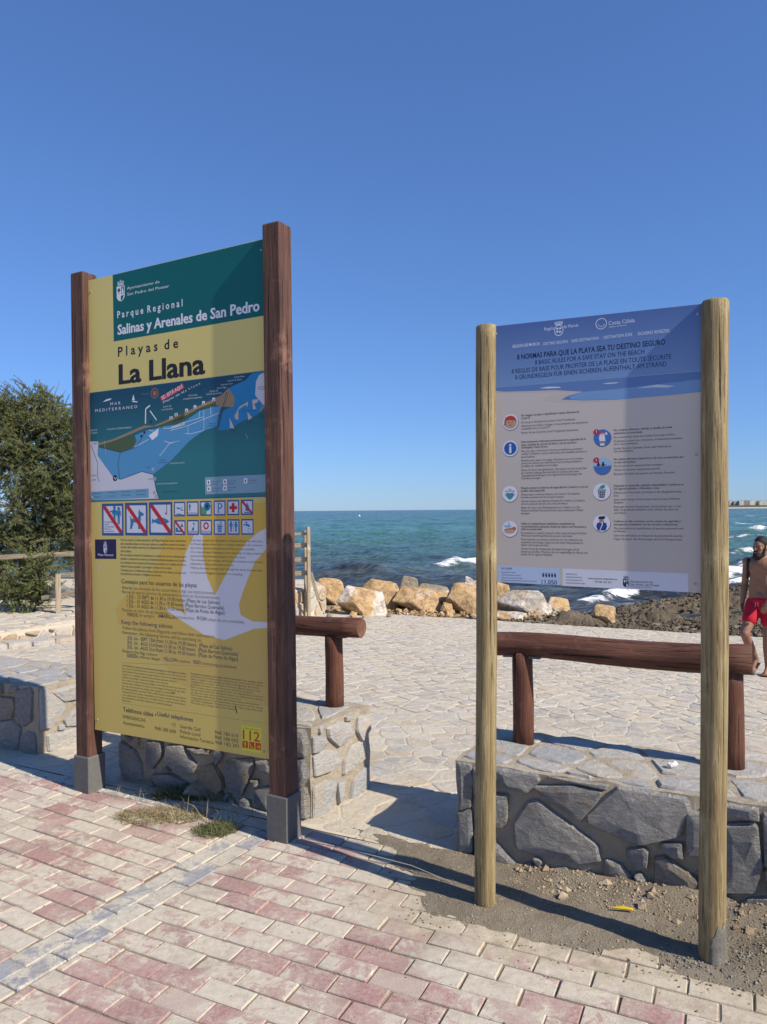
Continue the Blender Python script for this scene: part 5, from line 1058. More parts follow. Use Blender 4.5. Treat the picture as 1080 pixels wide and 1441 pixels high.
# raised terrace on the left with a stone face and one low step
ta = Vector((-7.6, 7.2, 0)); tb = Vector((-1.35, 16.6, 0)); tc = Vector((-1.75, 18.2, 0)); td = Vector((-14, 19.5, 0)); te = Vector((-15, 8.5, 0))
corner = [ta, tb, tc, td, te]
V = [(p.x, p.y, .0 + .004 * i) for i, p in enumerate(corner)] + [(p.x, p.y, -1.7) for p in corner]
ter = mk('terrace', V, [(0, 1, 2, 3, 4)] + [(i, 5 + i, 5 + (i + 1) % 5, (i + 1) % 5) for i in range(5)], m_grout); tag(ter, kind='structure')
td_ = (tb - ta).normalized(); tn_ = Vector((td_.y, -td_.x, 0)); LT = (tb - ta).length
PALEO = [(.58, .50, .39), (.52, .36, .20), (.60, .55, .47), (.48, .46, .44), (.56, .42, .27)]
m_pale = mat_stone('pale terrace stone', False, PALEO, .3, .03)
tplane = Plane(ta, math.degrees(math.atan2(td_.y, td_.x)))
for c in voronoi_cells(2.0, LT, -.72, -.02, .34, .2, .4, rnd):
    q = inset(c, .016); m = centroid(c); p = tplane.w(m[0], 0)
    if len(q) < 3 or m[1] < plz(p.x, p.y) - .02: continue
    stone_obj(ter, lambda u, v, w: tplane.w(u, v, w), chaikin(q, .18), rnd.uniform(.03, .06), m_pale, rough=.4)
tp2 = Plane(tb, math.degrees(math.atan2((tc - tb).y, (tc - tb).x)))
for c in voronoi_cells(0, (tc - tb).length, -.8, -.02, .34, .2, .4, rnd):
    q = inset(c, .016)
    if len(q) >= 3: stone_obj(ter, lambda u, v, w: tp2.w(u, v, w), chaikin(q, .18), rnd.uniform(.03, .06), m_pale, rough=.4)
for c in voronoi_cells(2.0, LT, -1.6, -.02, .42, .34, .42, rnd):            # flagstones on the terrace edge
    q = inset(c, .014)
    if len(q) >= 3: stone_obj(ter, lambda u, v, w: tplane.w(u, 0, v) + Vector((0, 0, .016 + w - .004)), chaikin(q, .2), rnd.uniform(.008, .016), m_flag, back=-.015, rough=.2)
stp = empty('stone_step', tuple(ta + td_ * 4 + tn_ * .25 + Vector((0, 0, -.2))), 'low orange stone step along the terrace behind the left wall', 'step')
for j in range(17):
    u0 = 2.0 + j * .36; a_ = ta + td_ * (u0 + .16) + tn_ * .26; zb_ = plz(a_.x, a_.y); q = [(u0 + rnd.uniform(0, .02), .10 + rnd.uniform(-.02, .02)), (u0 + .34, .10 + rnd.uniform(-.02, .02)), (u0 + .345, .42 + rnd.uniform(-.03, .03)), (u0, .42 + rnd.uniform(-.03, .03))]
    stone_obj(stp, lambda u, v, w: tplane.w(u, 0, v) + Vector((0, 0, zb_ + w)), chaikin(q, .12), rnd.uniform(.075, .10), m_pale, back=-.04, rough=.15)

# boulders along the plaza edge, each traced by its place and size in the photograph
def boulder(label, x0, x1, y0, y1, base_y, mat, seed, depth=.8, dY=0.0, cut=5, sink=.04):
    """x0..x1, y0..y1: outline box in the photo; base_y: the row where its foot meets the plaza"""
    rg = random.Random(seed); cx = (x0 + x1) / 2
    z = -.6
    for _ in range(8): p = gp(cx, base_y, z); z = plz(*p) if to_st(*p)[1] < 15.15 else float(shore_z(np.array(to_st(*p)[0]), np.array(to_st(*p)[1])))
    Y = p[1] + dY
    if dY: s_, t_ = to_st(p[0] * Y / p[1], Y); z = float(shore_z(np.array(s_), np.array(t_))) if t_ > 15.15 else float(plaza_z(t_))
    w = (x1 - x0) * Y / F; top = at_depth(cx, y0, Y).z; hgt = top - z + sink; c = at_depth(cx, 800, Y); c = Vector((c.x, Y + w * depth * .45, z - sink))
    bm = bmesh.new()
    for i_ in range(15):                        # a split block: the hull of a few random corners, then chipped
        a_ = i_ * 2.399 + rg.uniform(-.35, .35); lv = (0.0, .12, .55, .85, 1.0)[i_ % 5]; q_ = (1.0, 1.0, .95, .78, .42)[i_ % 5] * rg.uniform(.80, 1.05)
        bm.verts.new((math.cos(a_) * q_, math.sin(a_) * q_, lv * rg.uniform(.82, 1.0) if lv else 0.0))
    h_ = bmesh.ops.convex_hull(bm, input=bm.verts[:]); bmesh.ops.delete(bm, geom=[g_ for g_ in h_['geom_interior'] if isinstance(g_, bmesh.types.BMVert)], context='VERTS')
    bmesh.ops.dissolve_limit(bm, angle_limit=.12, verts=bm.verts[:], edges=bm.edges[:])
    bmesh.ops.bevel(bm, geom=bm.edges[:], offset=.035, segments=1, affect='EDGES', clamp_overlap=True)
    bmesh.ops.triangulate(bm, faces=bm.faces[:]); bmesh.ops.subdivide_edges(bm, edges=bm.edges[:], cuts=3, use_grid_fill=True)
    for v in bm.verts:
        q = v.co; nn = 1 + .12 * float(fbm(q.x * 1.7 + seed * 3.1 + q.z, q.y * 1.7 + q.z * 1.3, seed, 2)) + .06 * float(fbm(q.x * 5 + q.z * 3, q.y * 5 + seed, seed + 9, 2)); v.co = Vector((q.x * nn, q.y * nn, q.z * nn))
    xs_ = [v.co.x for v in bm.verts]; zs_ = [v.co.z for v in bm.verts]; ax, bx_ = min(xs_), max(xs_); az, bz_ = min(zs_), max(zs_)
    for v in bm.verts: v.co = Vector(((v.co.x - (ax + bx_) / 2) / (bx_ - ax) * w * 1.14, v.co.y * w * depth * .62, (v.co.z - az) / (bz_ - az) * hgt))
    mx = max(v.co.z for v in bm.verts)
    for v in bm.verts: v.co.z *= hgt / mx
    bmesh.ops.recalc_face_normals(bm, faces=bm.faces[:])
    V = [v.co + c for v in bm.verts]; Fc = [[v.index for v in f.verts] for f in bm.faces]; bm.free()
    o = mk('boulder', V, Fc, mat, None, origin=c)
    for p_ in o.data.polygons: p_.use_smooth = False
    return tag(o, label, 'boulder', 'boulders lining the seaward edge of the plaza')
BL = [('smooth orange boulder beside the fence end, leftmost of the row', 443, 486, 815, 850, 858, m_bo, 3, .8, .5),
      ('small tan rock wedged behind the white topped boulder', 487, 503, 826, 850, 860, m_bo, 5, .8, .6),
      ('boulder with white top and orange pink face near the weed tuft', 477, 541, 826, 868, 866, m_bw, 8, .7, 0),
      ('long flat topped orange boulder lying behind the white topped one', 508, 566, 816, 845, 858, m_bo, 12, .6, 1.0),
      ('upright orange boulder right of the white topped one', 533, 560, 829, 862, 864, m_bo, 15, .9, .2),
      ('large angular tan boulder in the middle of the row', 556, 621, 827, 864, 864, m_bo, 22, .75, 0),
      ('small dark knob of rock perched behind the angular boulder', 563, 590, 811, 840, 856, m_bg, 25, .8, 1.6),
      ('long brown grey slab of rock behind the angular boulder', 584, 638, 822, 850, 858, m_bg, 27, .6, 1.1),
      ('white capped orange boulder left of the thinner pine pole', 630, 690, 822, 863, 863, m_bw, 33, .8, 0),
      ('brown rock peeping over the white capped boulder beside the pole', 650, 676, 811, 840, 858, m_bo, 36, .8, 1.3),
      ('small pale stone at the foot of the white capped boulder', 621, 638, 848, 864, 865, m_bw, 38, .9, -.25),
      ('tall tan boulder right of the thinner pine pole', 692, 719, 818, 864, 865, m_bo, 41, 1.0, 0),
      ('wide grey and orange boulder under the capacity box of the rules sign', 702, 777, 833, 869, 868, m_bgw, 44, .6, 0),
      ('rounded orange boulder at the right end of the row', 770, 804, 841, 867, 867, m_bo, 47, .8, .3),
      ('lone tan rock standing by itself on the plaza', 836, 868, 852, 879, 878, m_bo, 52, .9, 0)]
BL += [('dark cleft rock filling the gap left of the angular boulder', 541, 563, 838, 863, 863, m_bg, 101, .8, .35), ('brown rock between the angular and the white capped boulders', 606, 640, 834, 862, 862, m_bo, 104, .8, .5),
       ('tan rock behind the thinner pine pole joining the tall boulder', 668, 700, 824, 863, 863, m_bo, 107, .8, .45), ('low grey rock between the wide grey boulder and the rounded orange one', 748, 780, 848, 868, 868, m_bg, 110, .8, .35)]
for b in BL: boulder(*b)
rr2 = Geo()
for _ in range(420):                            # broken stone packed between the boulders
    px_ = rnd.uniform(446, 800); p_ = gp(px_, 863 + (px_ - 600) * .012 + rnd.uniform(-6, 4), -.68); r_b = rnd.choice((.02, .03, .04, .06, .09)); pebble(rr2, (p_[0], p_[1], -.70 + r_b * .3), r_b, rnd)
tag(rr2.build('rock_rubble', [m_bo]), 'broken tan stone packed between the boulders at the plaza edge', 'rubble', kind='stuff')
slab = boulder('flat pale slab lying in front of the wide grey boulder', 688, 748, 862, 872, 873, m_bw, 55, .5, 0)
for i, (x, y, r) in enumerate(((497, 866, 5), (463, 867, 4), (512, 867, 3), (547, 866, 3), (668, 867, 4), (760, 870, 4), (612, 866, 3))):
    o = boulder(('tiny stone under the weed tuft', 'small stone by the terrace corner', 'pebble near the white topped boulder', 'pebble below the upright orange boulder', 'small stone beside the thinner pine pole', 'small stone under the wide grey boulder', 'pebble at the right foot of the angular boulder')[i], x - r, x + r, y - r, y + 1, y + 1, m_bg if i % 2 else m_bw, 70 + i, .9, -.3); o.name = 'stone_chip'; o['category'] = 'stone'; o['group'] = 'small stones before the boulders'

# heaps of dried seaweed at the water's edge
m_weed = mat_sand('dried seaweed', (.12, .095, .065), (.21, .17, .12), (.36, .30, .22), .45, 1.0, .07)
def heap(label, xs, ys, fn, sd):
    o = grid('seaweed_heap', xs, ys, lambda X, Y: fn(X, Y) + (fbm(X * 1.5, Y * 1.5, sd, 5) * .40 + fbm(X * 11, Y * 11, sd + 3, 3) * .17 + fbm(X * 4, Y * 4, sd + 6, 3) * .18) * smoothstep(-1.6, -1.0, fn(X, Y)), m_weed, keep=lambda X, Y: fn(X, Y) > -1.75, smooth=False)
    tag(o, label, 'seaweed', kind='stuff')
def bump2(X, Y, pts):
    z = np.full(np.shape(X), -2.0)
    for x, y, rx, ry, top in pts: z = np.maximum(z, -2.0 + (top + 2.0) * np.exp(-(((X - x) / rx) ** 2 + ((Y - y) / ry) ** 2) ** 1.4))
    return z
HEAP1 = [(8.3, 21.2, 2.0, 1.3, -.98), (10.3, 21.8, 2.2, 1.6, -.74), (12.2, 22.5, 2.6, 2.0, -.60), (7.0, 20.4, 1.4, .8, -1.05), (14.5, 23, 2.5, 2, -.6)]
heap('brown heap of dried seaweed along the waterline right of the lone rock', np.linspace(5.2, 17, 260), np.linspace(18, 27.5, 200), lambda X, Y: bump2(X, Y, HEAP1), 61)
heap('low strip of seaweed litter between the plaza and the pool', np.linspace(2.2, 13, 170), np.linspace(12.2, 18.8, 100), lambda X, Y: np.where((X * N2.x + Y * N2.y) > 15.15, bump2(X, Y, [(4.1, 16.0, 1.5, .9, -.62), (5.8, 16.2, 1.4, .9, -.6), (7.3, 15.6, 1.7, 1.2, -.58), (9.2, 14.8, 1.8, 1.2, -.55), (11, 14.0, 1.8, 1.2, -.55)]), -1.9), 65)
heap('dark seaweed heap under the tree by the left fence', np.linspace(-14, -5, 110), np.linspace(18.5, 26, 90), lambda X, Y: bump2(X, Y, [(-11, 21, 2.6, 1.6, -.75), (-8.2, 21.5, 2.0, 1.3, -.85)]), 69)

wl_ = Geo(); cn = 0
while cn < 3800:                                # torn clumps strewn over the heaps and the litter strip
    x = rnd.uniform(2.2, 15); y = rnd.uniform(12.5, 25); t_ = x * N2.x + y * N2.y
    if t_ < 15.25: continue
    h1_ = float(bump2(np.array(x), np.array(y), HEAP1)); z = max(float(shore_z(np.array(x * E2.x + y * E2.y), np.array(t_))), h1_ + .02)
    if z < SEA + .05: continue
    pebble(wl_, (x, y, z + .03), rnd.uniform(.02, .085), rnd); cn += 1
tag(wl_.build('seaweed_clumps', [m_weed]), 'loose brown seaweed clumps strewn along the water behind the lone rock', 'seaweed', kind='stuff')
# the sea: one sheet of waves to the horizon
th = np.linspace(math.radians(-62), math.radians(62), 900); rr_ = np.concatenate([np.geomspace(14, 90, 260), np.geomspace(92, 900, 110)[1:], np.geomspace(930, 45000, 40)])
TH, RR = np.meshgrid(th, rr_); X = RR * np.sin(TH); Y = RR * np.cos(TH)
Z = np.zeros_like(X); rg = np.random.default_rng(5)
for k in range(34):
    L = 0.9 * 1.115 ** k; a = .030 * L ** .72 * .30; ang = math.radians(62 + rg.normal(0, 22)); kx, ky = math.cos(ang) * 2 * math.pi / L, math.sin(ang) * 2 * math.pi / L
    ph = rg.uniform(0, 6.28); fade = np.clip(1.6 - RR / (L * 95), 0, 1)
    s_ = np.sin(kx * X + ky * Y + ph + 1.5 * np.sin(.13 * X * .7 + ph)); Z += a * (1 - np.abs(s_)) * 1.3 * fade * 1.0
Z = Z - Z.mean()
FO = np.zeros_like(X); DK = np.zeros_like(X)
def surf(pts, A, w, foam, wf):
    P = [gp(px_, py_, SEA)[:2] for px_, py_ in pts]; D = np.full(X.shape, 1e9); SG = np.zeros(X.shape); U = np.zeros(X.shape)
    n_ = len(P) - 1
    for i in range(n_):
        ax, ay = P[i]; bx_, by_ = P[i + 1]; ex, ey = bx_ - ax, by_ - ay; L2 = ex * ex + ey * ey; h_ = np.clip(((X - ax) * ex + (Y - ay) * ey) / L2, 0, 1)
        d = np.hypot(X - ax - h_ * ex, Y - ay - h_ * ey); m_ = d < D; D = np.where(m_, d, D); SG = np.where(m_, np.sign((X - ax) * ey - (Y - ay) * ex), SG); U = np.where(m_, (i + h_) / n_, U)
    ww = np.where(SG > 0, w * .55, w); env = np.sin(np.clip(U, .02, .98) * math.pi) ** .5
    zz = A * np.exp(-(D / ww) ** 2) * env; nz = fbm(X * 1.4, Y * 1.4, 77, 3)
    f_ = foam * np.exp(-((D * np.where(SG > 0, .8, 1.7)) / wf) ** 2) * env * (1 + nz * 1.6)
    return zz, f_
for args in (([(600, 805), (632, 802), (664, 799), (720, 797), (790, 800)], .34, .8, 1.0, .45), ([(800, 851), (840, 845), (868, 836), (892, 831), (930, 832), (975, 829)], .26, .6, 1.1, .38), ([(425, 816), (480, 812), (540, 813), (598, 806)], .34, .9, .62, .16),
             ([(985, 815), (1030, 808), (1060, 799), (1100, 795), (1150, 797)], .30, .8, 1.25, .9), ([(1010, 783), (1060, 778), (1110, 779)], .3, .9, .7, .6), ([(1050, 747), (1090, 745)], .4, 1.5, 1.0, 1.2), ([(700, 770), (800, 768), (900, 771)], .2, 1.2, .45, .25), ([(430, 790), (520, 786), (640, 788)], .22, 1.2, .30, .2), ([(985, 836), (1040, 829), (1100, 826)], .16, .5, .9, .22), ([(1000, 762), (1060, 759), (1130, 761)], .3, 1.2, .8, .4)):
    a, b = surf(*args); Z += a; FO = np.maximum(FO, b)
Z += SEA
I = np.arange(X.size).reshape(X.shape); V = np.stack([X, Y, Z], -1).reshape(-1, 3)
def m_water():
    k = NT('sea water', .12, .5); P = k.pos(); xyz = k.sep(P); d = k.N('VectorMath', operation='LENGTH'); k.put(d.inputs[0], P); ld = k.math('LOGARITHM', d.outputs['Value'], 10.0)
    ldn = k.math('ADD', ld, k.math('MULTIPLY', k.math('SUBTRACT', k.noise(k.map(P, (.012, .05, .05)), 1.0, 4, .6), .5), .55))
    f = k.N('MapRange'); k.put(f.inputs[0], ldn); f.inputs[1].default_value = 1.2; f.inputs[2].default_value = 4.2
    c = k.ramp(f.outputs[0], [(0.0, (.075, .080, .090)), (.11, (.080, .108, .125)), (.16, (.070, .145, .145)), (.25, (.066, .180, .165)), (.42, (.036, .115, .116)), (.60, (.020, .072, .080)), (1.0, (.010, .044, .054))])
    wd = k.ramp(k.noise(k.map(P, (.10, .33, .3)), 1.0, 5, .6), [(.50, 0.0), (.60, .7)]); nearm = k.ramp(f.outputs[0], [(.10, 1.0), (.19, 0.0)])
    c = k.mix(k.math('MULTIPLY', wd, nearm), c, (.016, .014, .016))
    at_ = k.N('Attribute', attribute_name='foam').outputs['Fac']
    fn = k.noise(k.map(P, (1, 2.2, 2)), 2.4, 8, .76, .6); fo = k.ramp(k.math('ADD', at_, k.math('MULTIPLY', k.math('SUBTRACT', fn, .5), 1.5)), [(.50, 0.0), (.72, 1.0)])
    wc = k.noise(k.map(P, (.11, .55, .5)), 1.0, 6, .66, .3); far = k.ramp(f.outputs[0], [(.16, 0.0), (.26, 1.0)]); xr = k.N('MapRange'); k.put(xr.inputs[0], k.math('DIVIDE', xyz[0], xyz[1])); xr.inputs[1].default_value = .15; xr.inputs[2].default_value = .5
    caps_ = k.ramp(k.math('ADD', wc, k.math('MULTIPLY', xr.outputs[0], .065)), [(.685, 0.0), (.715, 1.0)]); near2 = k.ramp(k.noise(k.map(P, (.5, 1.6, 1.5)), 1.0, 6, .7), [(.66, 0.0), (.70, .8)])
    nm2 = k.math('MULTIPLY', near2, k.math('MULTIPLY', k.ramp(f.outputs[0], [(.1, 1.0), (.24, 0.0)]), xr.outputs[0]))
    fo = k.math('MAXIMUM', k.math('MAXIMUM', fo, k.math('MULTIPLY', caps_, far)), nm2)
    c = k.mix(fo, c, (.78, .79, .80)); k.color(c)
    k.put(k.b.inputs['Roughness'], k.math('ADD', k.math('MULTIPLY', fo, .6), .16)); k.b.inputs['IOR'].default_value = 1.33
    k.put(k.b.inputs['Specular IOR Level'], k.math('SUBTRACT', .24, k.math('MULTIPLY', fo, .15)))
    h1 = k.noise(k.map(P, (1.3, 2.6, 1)), 1.0, 8, .72, .4); h2 = k.noise(k.map(P, (.10, .30, .1)), 1.0, 8, .7, .3); h3 = k.noise(k.map(P, (.012, .045, .01)), 1.0, 8, .75)
    b = k.N('Bump', Strength=.65, Distance=.14); k.put(b.inputs['Height'], h1); b2 = k.N('Bump', Strength=.6, Distance=1.0); k.put(b2.inputs['Height'], h2); k.put(b2.inputs['Normal'], b.outputs[0]); b3 = k.N('Bump', Strength=.8, Distance=7.0); k.put(b3.inputs['Height'], h3); k.put(b3.inputs['Normal'], b2.outputs[0]); k.put(k.b.inputs['Normal'], b3.outputs[0])
    return k.m
sea = mk('sea', V, np.stack([I[:-1, :-1], I[1:, :-1], I[1:, 1:], I[:-1, 1:]], -1).reshape(-1, 4).tolist(), m_water(), smooth=True)
at = sea.data.attributes.new('foam', 'FLOAT', 'POINT'); at.data.foreach_set('value', FO.reshape(-1).astype(np.float32)); tag(sea, kind='structure')

# far coast with apartment blocks
CY_ = 2600.0
def cx_(px_): return (px_ - 540) / F * CY_
g = Geo(); xs_ = np.linspace(cx_(1012), cx_(1330), 70)
for i, x in enumerate(xs_[:-1]):
    x2 = xs_[i + 1]; h1_ = 9.0 * min(1, i / 6 + .15) + 3 * float(fbm(np.array(i * .35), np.array(0.), 3)); h2_ = 9.0 * min(1, (i + 1) / 6 + .15) + 3 * float(fbm(np.array((i + 1) * .35), np.array(0.), 3))
    g.add([(x, CY_ - 40, SEA - 1), (x2, CY_ - 40, SEA - 1), (x2, CY_ - 12, 2.0), (x, CY_ - 12, 2.0)], [(0, 1, 2, 3)], 0)
    g.add([(x, CY_ - 12, 2.0), (x2, CY_ - 12, 2.0), (x2, CY_ + 10, h2_), (x, CY_ + 10, h1_), (x2, CY_ + 300, h2_ + 1), (x, CY_ + 300, h1_ + 1), (x2, CY_ + 310, -3), (x, CY_ + 310, -3)], [(0, 1, 2, 3), (3, 2, 4, 5), (5, 4, 6, 7)], 1)
m_strand = plain('far strand', (.48, .43, .35), .9, .1); m_scrub = plain('far scrub', (.085, .095, .055), .95, .1, .6, .03)
tag(g.build('far_coast', [m_strand, m_scrub]), kind='structure')
facs = [(.62, .60, .57), (.44, .36, .31), (.66, .64, .60), (.40, .31, .27), (.70, .68, .64), (.52, .42, .34), (.70, .67, .60)]
m_fac = [plain('far facade', c, .8, .2, .06, .2) for c in facs]; m_gla = plain('far window', (.06, .075, .09), .3, .5); m_roof = plain('far roof', (.38, .34, .30), .9)
spec = [(1026.5, 8, 704.8), (1033, 9, 705.5), (1041, 7, 704.8), (1048, 7, 704.5), (1055.5, 8, 704.4), (1063.5, 7, 705.2), (1069.5, 6, 704.8), (1076, 9, 704.6), (1087, 10, 704.8), (1100, 12, 705), (1115, 9, 704.5), (1128, 10, 705.2)]
nmz = ['dark fronted apartment block at the left end of the far coast', 'second apartment block from the left on the far coast', 'third block from the left on the far coast, pale', 'fourth block from the left on the far coast, brownish', 'white apartment block mid way along the far coast', 'narrow tan block right of the white one on the far coast', 'small cream block near the photo edge on the far coast', 'wide pale block at the right photo edge on the far coast', 'pale far coast block just past the photo edge', 'wide brown far coast block past the photo edge', 'white far coast block past the photo edge', 'outermost far coast block past the photo edge']
for i, (px_, wp, ytop) in enumerate(spec):
    w = wp / F * CY_ * .92; yb = CY_ + 14 + rnd.uniform(0, 40); top = at_depth(min(px_, 1079), ytop, yb).z if px_ < 1080 else 24 + rnd.uniform(-3, 4); x = (px_ + wp / 2 - 540) / F * yb; z0 = 5.0
    b = empty('apartment_block', (x, yb, z0), nmz[i], 'building', 'apartment blocks on the far coast')
    g = Geo(); g.box((x, yb + 7, (z0 - 4 + top) / 2), (w, 14, top - z0 + 4)); g.build('wall', [m_fac[i % 7]], b)
    g = Geo(); g.box((x, yb + 7, top + .3), (w + .6, 14.6, .6)); g.box((x + w * .15, yb + 8, top + 1.6), (w * .25, 5, 2.4)); g.build('roof', [m_roof], b)
    nf = max(3, int((top - z0) / 3.1)); nc = max(3, int(w / 4.2))
    wg_ = Geo()
    for f_ in range(nf):
        for c_ in range(nc): wg_.box((x - w / 2 + (c_ + .5) * w / nc, yb - .05, z0 + 1.7 + f_ * (top - z0 - 1) / nf), (w / nc * .55, .5, 1.5))
    tag(wg_.build('window_grid', [m_gla], b), kind='stuff')

# swimming-area buoy
p = gp(506, 726.5, SEA); bu = empty('buoy', (p[0], p[1], SEA), 'tiny white buoy floating far out on the sea', 'buoy'); sc_ = p[1] / F
g = Geo(); g.tube([(p[0], p[1], SEA - .3 * sc_), (p[0], p[1], SEA + .6 * sc_), (p[0], p[1], SEA + 1.2 * sc_), (p[0], p[1], SEA + 2.0 * sc_)], [1.0 * sc_, 1.5 * sc_, 1.1 * sc_, .25 * sc_], 12); g.build('float', [plain('white buoy', (.8, .8, .78), .4)], bu, True)
g = Geo(); g.tube([(p[0], p[1], SEA + 1.9 * sc_), (p[0], p[1], SEA + 2.7 * sc_)], [.22 * sc_, .18 * sc_], 8); g.build('mast', [plain('buoy mast', (.6, .6, .58), .5)], bu)
# ------------------------------------------------------------------ fences
def rail_between(a, b, w, h, name, parent, mat=m_fence):
    a, b = Vector(a), Vector(b); L = (b - a).length; ex = (b - a).normalized(); ey = Vector((-ex.y, ex.x, 0)).normalized(); ez = ex.cross(ey); g = Geo(); g.box((0, 0, 0), (L, w, h), None, 0, .006)
    me = bpy.data.meshes.new(name); me.from_pydata(g.v, [], g.f); me.materials.append(mat); o = bpy.data.objects.new(name, me); col.objects.link(o); o.parent = parent
    o.matrix_basis = Matrix.Translation((a + b) / 2 - wloc(parent)) @ Matrix(((ex.x, ey.x, ez.x), (ex.y, ey.y, ez.y), (ex.z, ey.z, ez.z))).to_4x4(); return o
def up_post(p, z0, z1, w, name, parent, mat=m_fencep):
    g = Geo(); g.box((p[0], p[1], (z0 + z1) / 2), (w, w, z1 - z0), Matrix.Rotation(.4, 3, 'Z'), 0, .008); return mk(name, g.v, g.f, mat, parent, origin=(p[0], p[1], z0))
fa = empty('wooden_fence', (-8.2, 12.9, .0), 'pale wooden post and rail fence in front of the dark tree', 'fence')
YF = 12.9
L_ = at_depth(-110, 790, YF + .3); R_ = at_depth(190, 778, YF - .2)
for y0, y1 in ((790, 777), (822, 806)): rail_between(at_depth(-110, y0, YF + .1), at_depth(150, y1, YF - .15), .05, .085, 'rail', fa)
for px_ in (-108, 148):
    p = at_depth(px_, 800, YF); up_post((p.x, p.y - .02 + (.14 if px_ < 0 else -.1)), 0.0, .98, .09, 'post', fa)
fb = empty('wooden_fence', (-5.5, 12.3, .0), 'short wooden fence post with one rail under the tree branches', 'fence')
p = at_depth(82, 863, 12.35); up_post((p.x, p.y), 0.0, at_depth(82, 808, 12.35).z, .085, 'post', fb)
p3 = at_depth(178, 860, 12.15); up_post((p3.x, p3.y), 0.0, .62, .085, 'post', fb)
rail_between(at_depth(57, 842, 12.40) + Vector((0, .05, 0)), at_depth(185, 822, 12.2) + Vector((0, .05, 0)), .045, .07, 'rail', fb)
fc = empty('wooden_fence', tuple(at_depth(434, 860, 15.7)), 'grey wooden ladder like fence end beside the boulders', 'fence')
def zl(px_, py_, Y): return at_depth(px_, py_, Y)
for px_, Y, ytop in ((434.5, 15.7, 741.5), (430.5, 15.95, 747)):
    p = zl(px_, 800, Y); up_post((p.x, p.y), plz(p.x, p.y) - .03, zl(px_, ytop, Y).z, .07, 'post', fc)
for y0, y1 in ((752.5, 751), (770, 767), (790, 787), (810, 806)): rail_between(zl(372, y0, 15.78), zl(436, y1, 15.78), .045, .10 if y0 > 760 else .06, 'rail', fc)
pz_ = zl(372, 800, 15.8); up_post((pz_.x, pz_.y + .06), plz(pz_.x, pz_.y) - .03, 1.35, .07, 'post', fc)
rail_between(zl(437.5, 806, 15.75), zl(449, 845, 15.75), .05, .07, 'brace', fc)

# ------------------------------------------------------------------ tree behind the left fence
def mat_leaf(name, stops):
    k = NT(name, .7, .2); r = k.rand(True); c = k.ramp(r, stops); P = k.pos(); c = k.mix(k.ramp(k.noise(P, 1.6, 3), [(.35, 0.0), (.65, .6)]), c, stops[-1][1]); k.color(c)
    t = k.N('BsdfTranslucent'); k.put(t.inputs[0], c); ms = k.N('MixShader'); ms.inputs[0].default_value = .22; k.t.links.new(k.b.outputs[0], ms.inputs[1]); k.t.links.new(t.outputs[0], ms.inputs[2])
    k.t.links.new(ms.outputs[0], k.t.nodes['Material Output'].inputs[0]); return k.m
m_leaf = mat_leaf('feathery foliage', [(0, (.066, .092, .030)), (.5, (.115, .145, .050)), (1, (.215, .230, .092))])
m_bark = plain('dark bark', (.10, .075, .055), .9, .2, .4, 14, .01)
m_twig = plain('bare twig', (.20, .17, .13), .9, .2, .3, 14)
TY = 14.6
tb0 = Vector((at_depth(30, 850, TY).x, TY, 0.0))
tree = empty('tamarisk_tree', tb0, 'dark green feathery tree behind the wooden fence', 'tree')
blobs = [(15,605,34),(45,578,24),(70,566,16),(92,602,26),(50,640,42),(92,660,38),(10,660,40),(30,715,42),(92,715,36),(60,690,38),(12,765,38),(95,762,24),(-45,625,50),(-75,705,60),(-60,790,50),(135,640,36),(138,715,34),(-5,812,26),(132,775,28),(60,745,30),(35,775,28),(88,735,26),(-100,640,45),(-20,575,26),(2,592,30),(80,592,26),(104,622,30),(28,590,26),(110,690,30)]
low = [(55,803,22),(30,832,18),(50,846,14),(62,826,12),(8,836,12)]
rg = random.Random(11); tips = []
for lst, yy, dep in ((blobs, TY, 1.0), (low, 12.75, .30)):
    for bx_, by_, br in lst:
        c = at_depth(bx_, by_, yy); r = br * yy / F; nct = int(36 * (br / 34) ** 2) + 8
        for _ in range(nct):
            d = Vector((rg.gauss(0, 1), rg.gauss(0, 1), rg.gauss(0, 1))).normalized() * (rg.random() ** .45)
            tips.append((c + Vector((d.x * r, d.y * max(r, .35) * 1.3 * dep + rg.uniform(-.5, .5) * dep, d.z * r)), c, r, lst is low))
g = Geo(); tw = Geo(); fol = Geo()
lims = {}
stems = [(tb0 + Vector((a, b, -.05)), at_depth(px_, py_, TY + dy)) for a, b, px_, py_, dy in ((0, 0, 45, 640, 0), (.25, .1, 95, 660, .2), (-.3, -.1, -30, 660, .1), (.1, -.1, 55, 760, -.3), (-.2, .15, -70, 720, .2))]
for a, b in stems:
    m_ = (a + b) / 2 + Vector((rg.uniform(-.2, .2), rg.uniform(-.2, .2), .1)); g.tube([a, (a + m_) / 2 + Vector((.05, 0, 0)), m_, (m_ + b) / 2, b], [.09, .075, .06, .042, .025], 9, True, 0, .08)
nodes = [a + (b - a) * k for a, b in stems for k in (.35, .5, .65, .8, .95)]
cc = {}
for p, c, r, lw_ in tips:
    key = (round(c.x, 3), round(c.z, 3))
    if key not in cc:
        n0 = min(nodes, key=lambda q: (q - c).length); cc[key] = c; mid = (n0 + c) / 2 + Vector((rg.uniform(-.12, .12), rg.uniform(-.12, .12), rg.uniform(-.05, .15))); g.tube([n0, mid, c], [.03, .022, .012], 7, True, 0, .1)
    if rg.random() < .55: q = (p + c) / 2 + Vector((rg.uniform(-.06, .06), rg.uniform(-.06, .06), rg.uniform(-.03, .08))); tw.tube([c, q, p], [.009, .006, .003], 5)
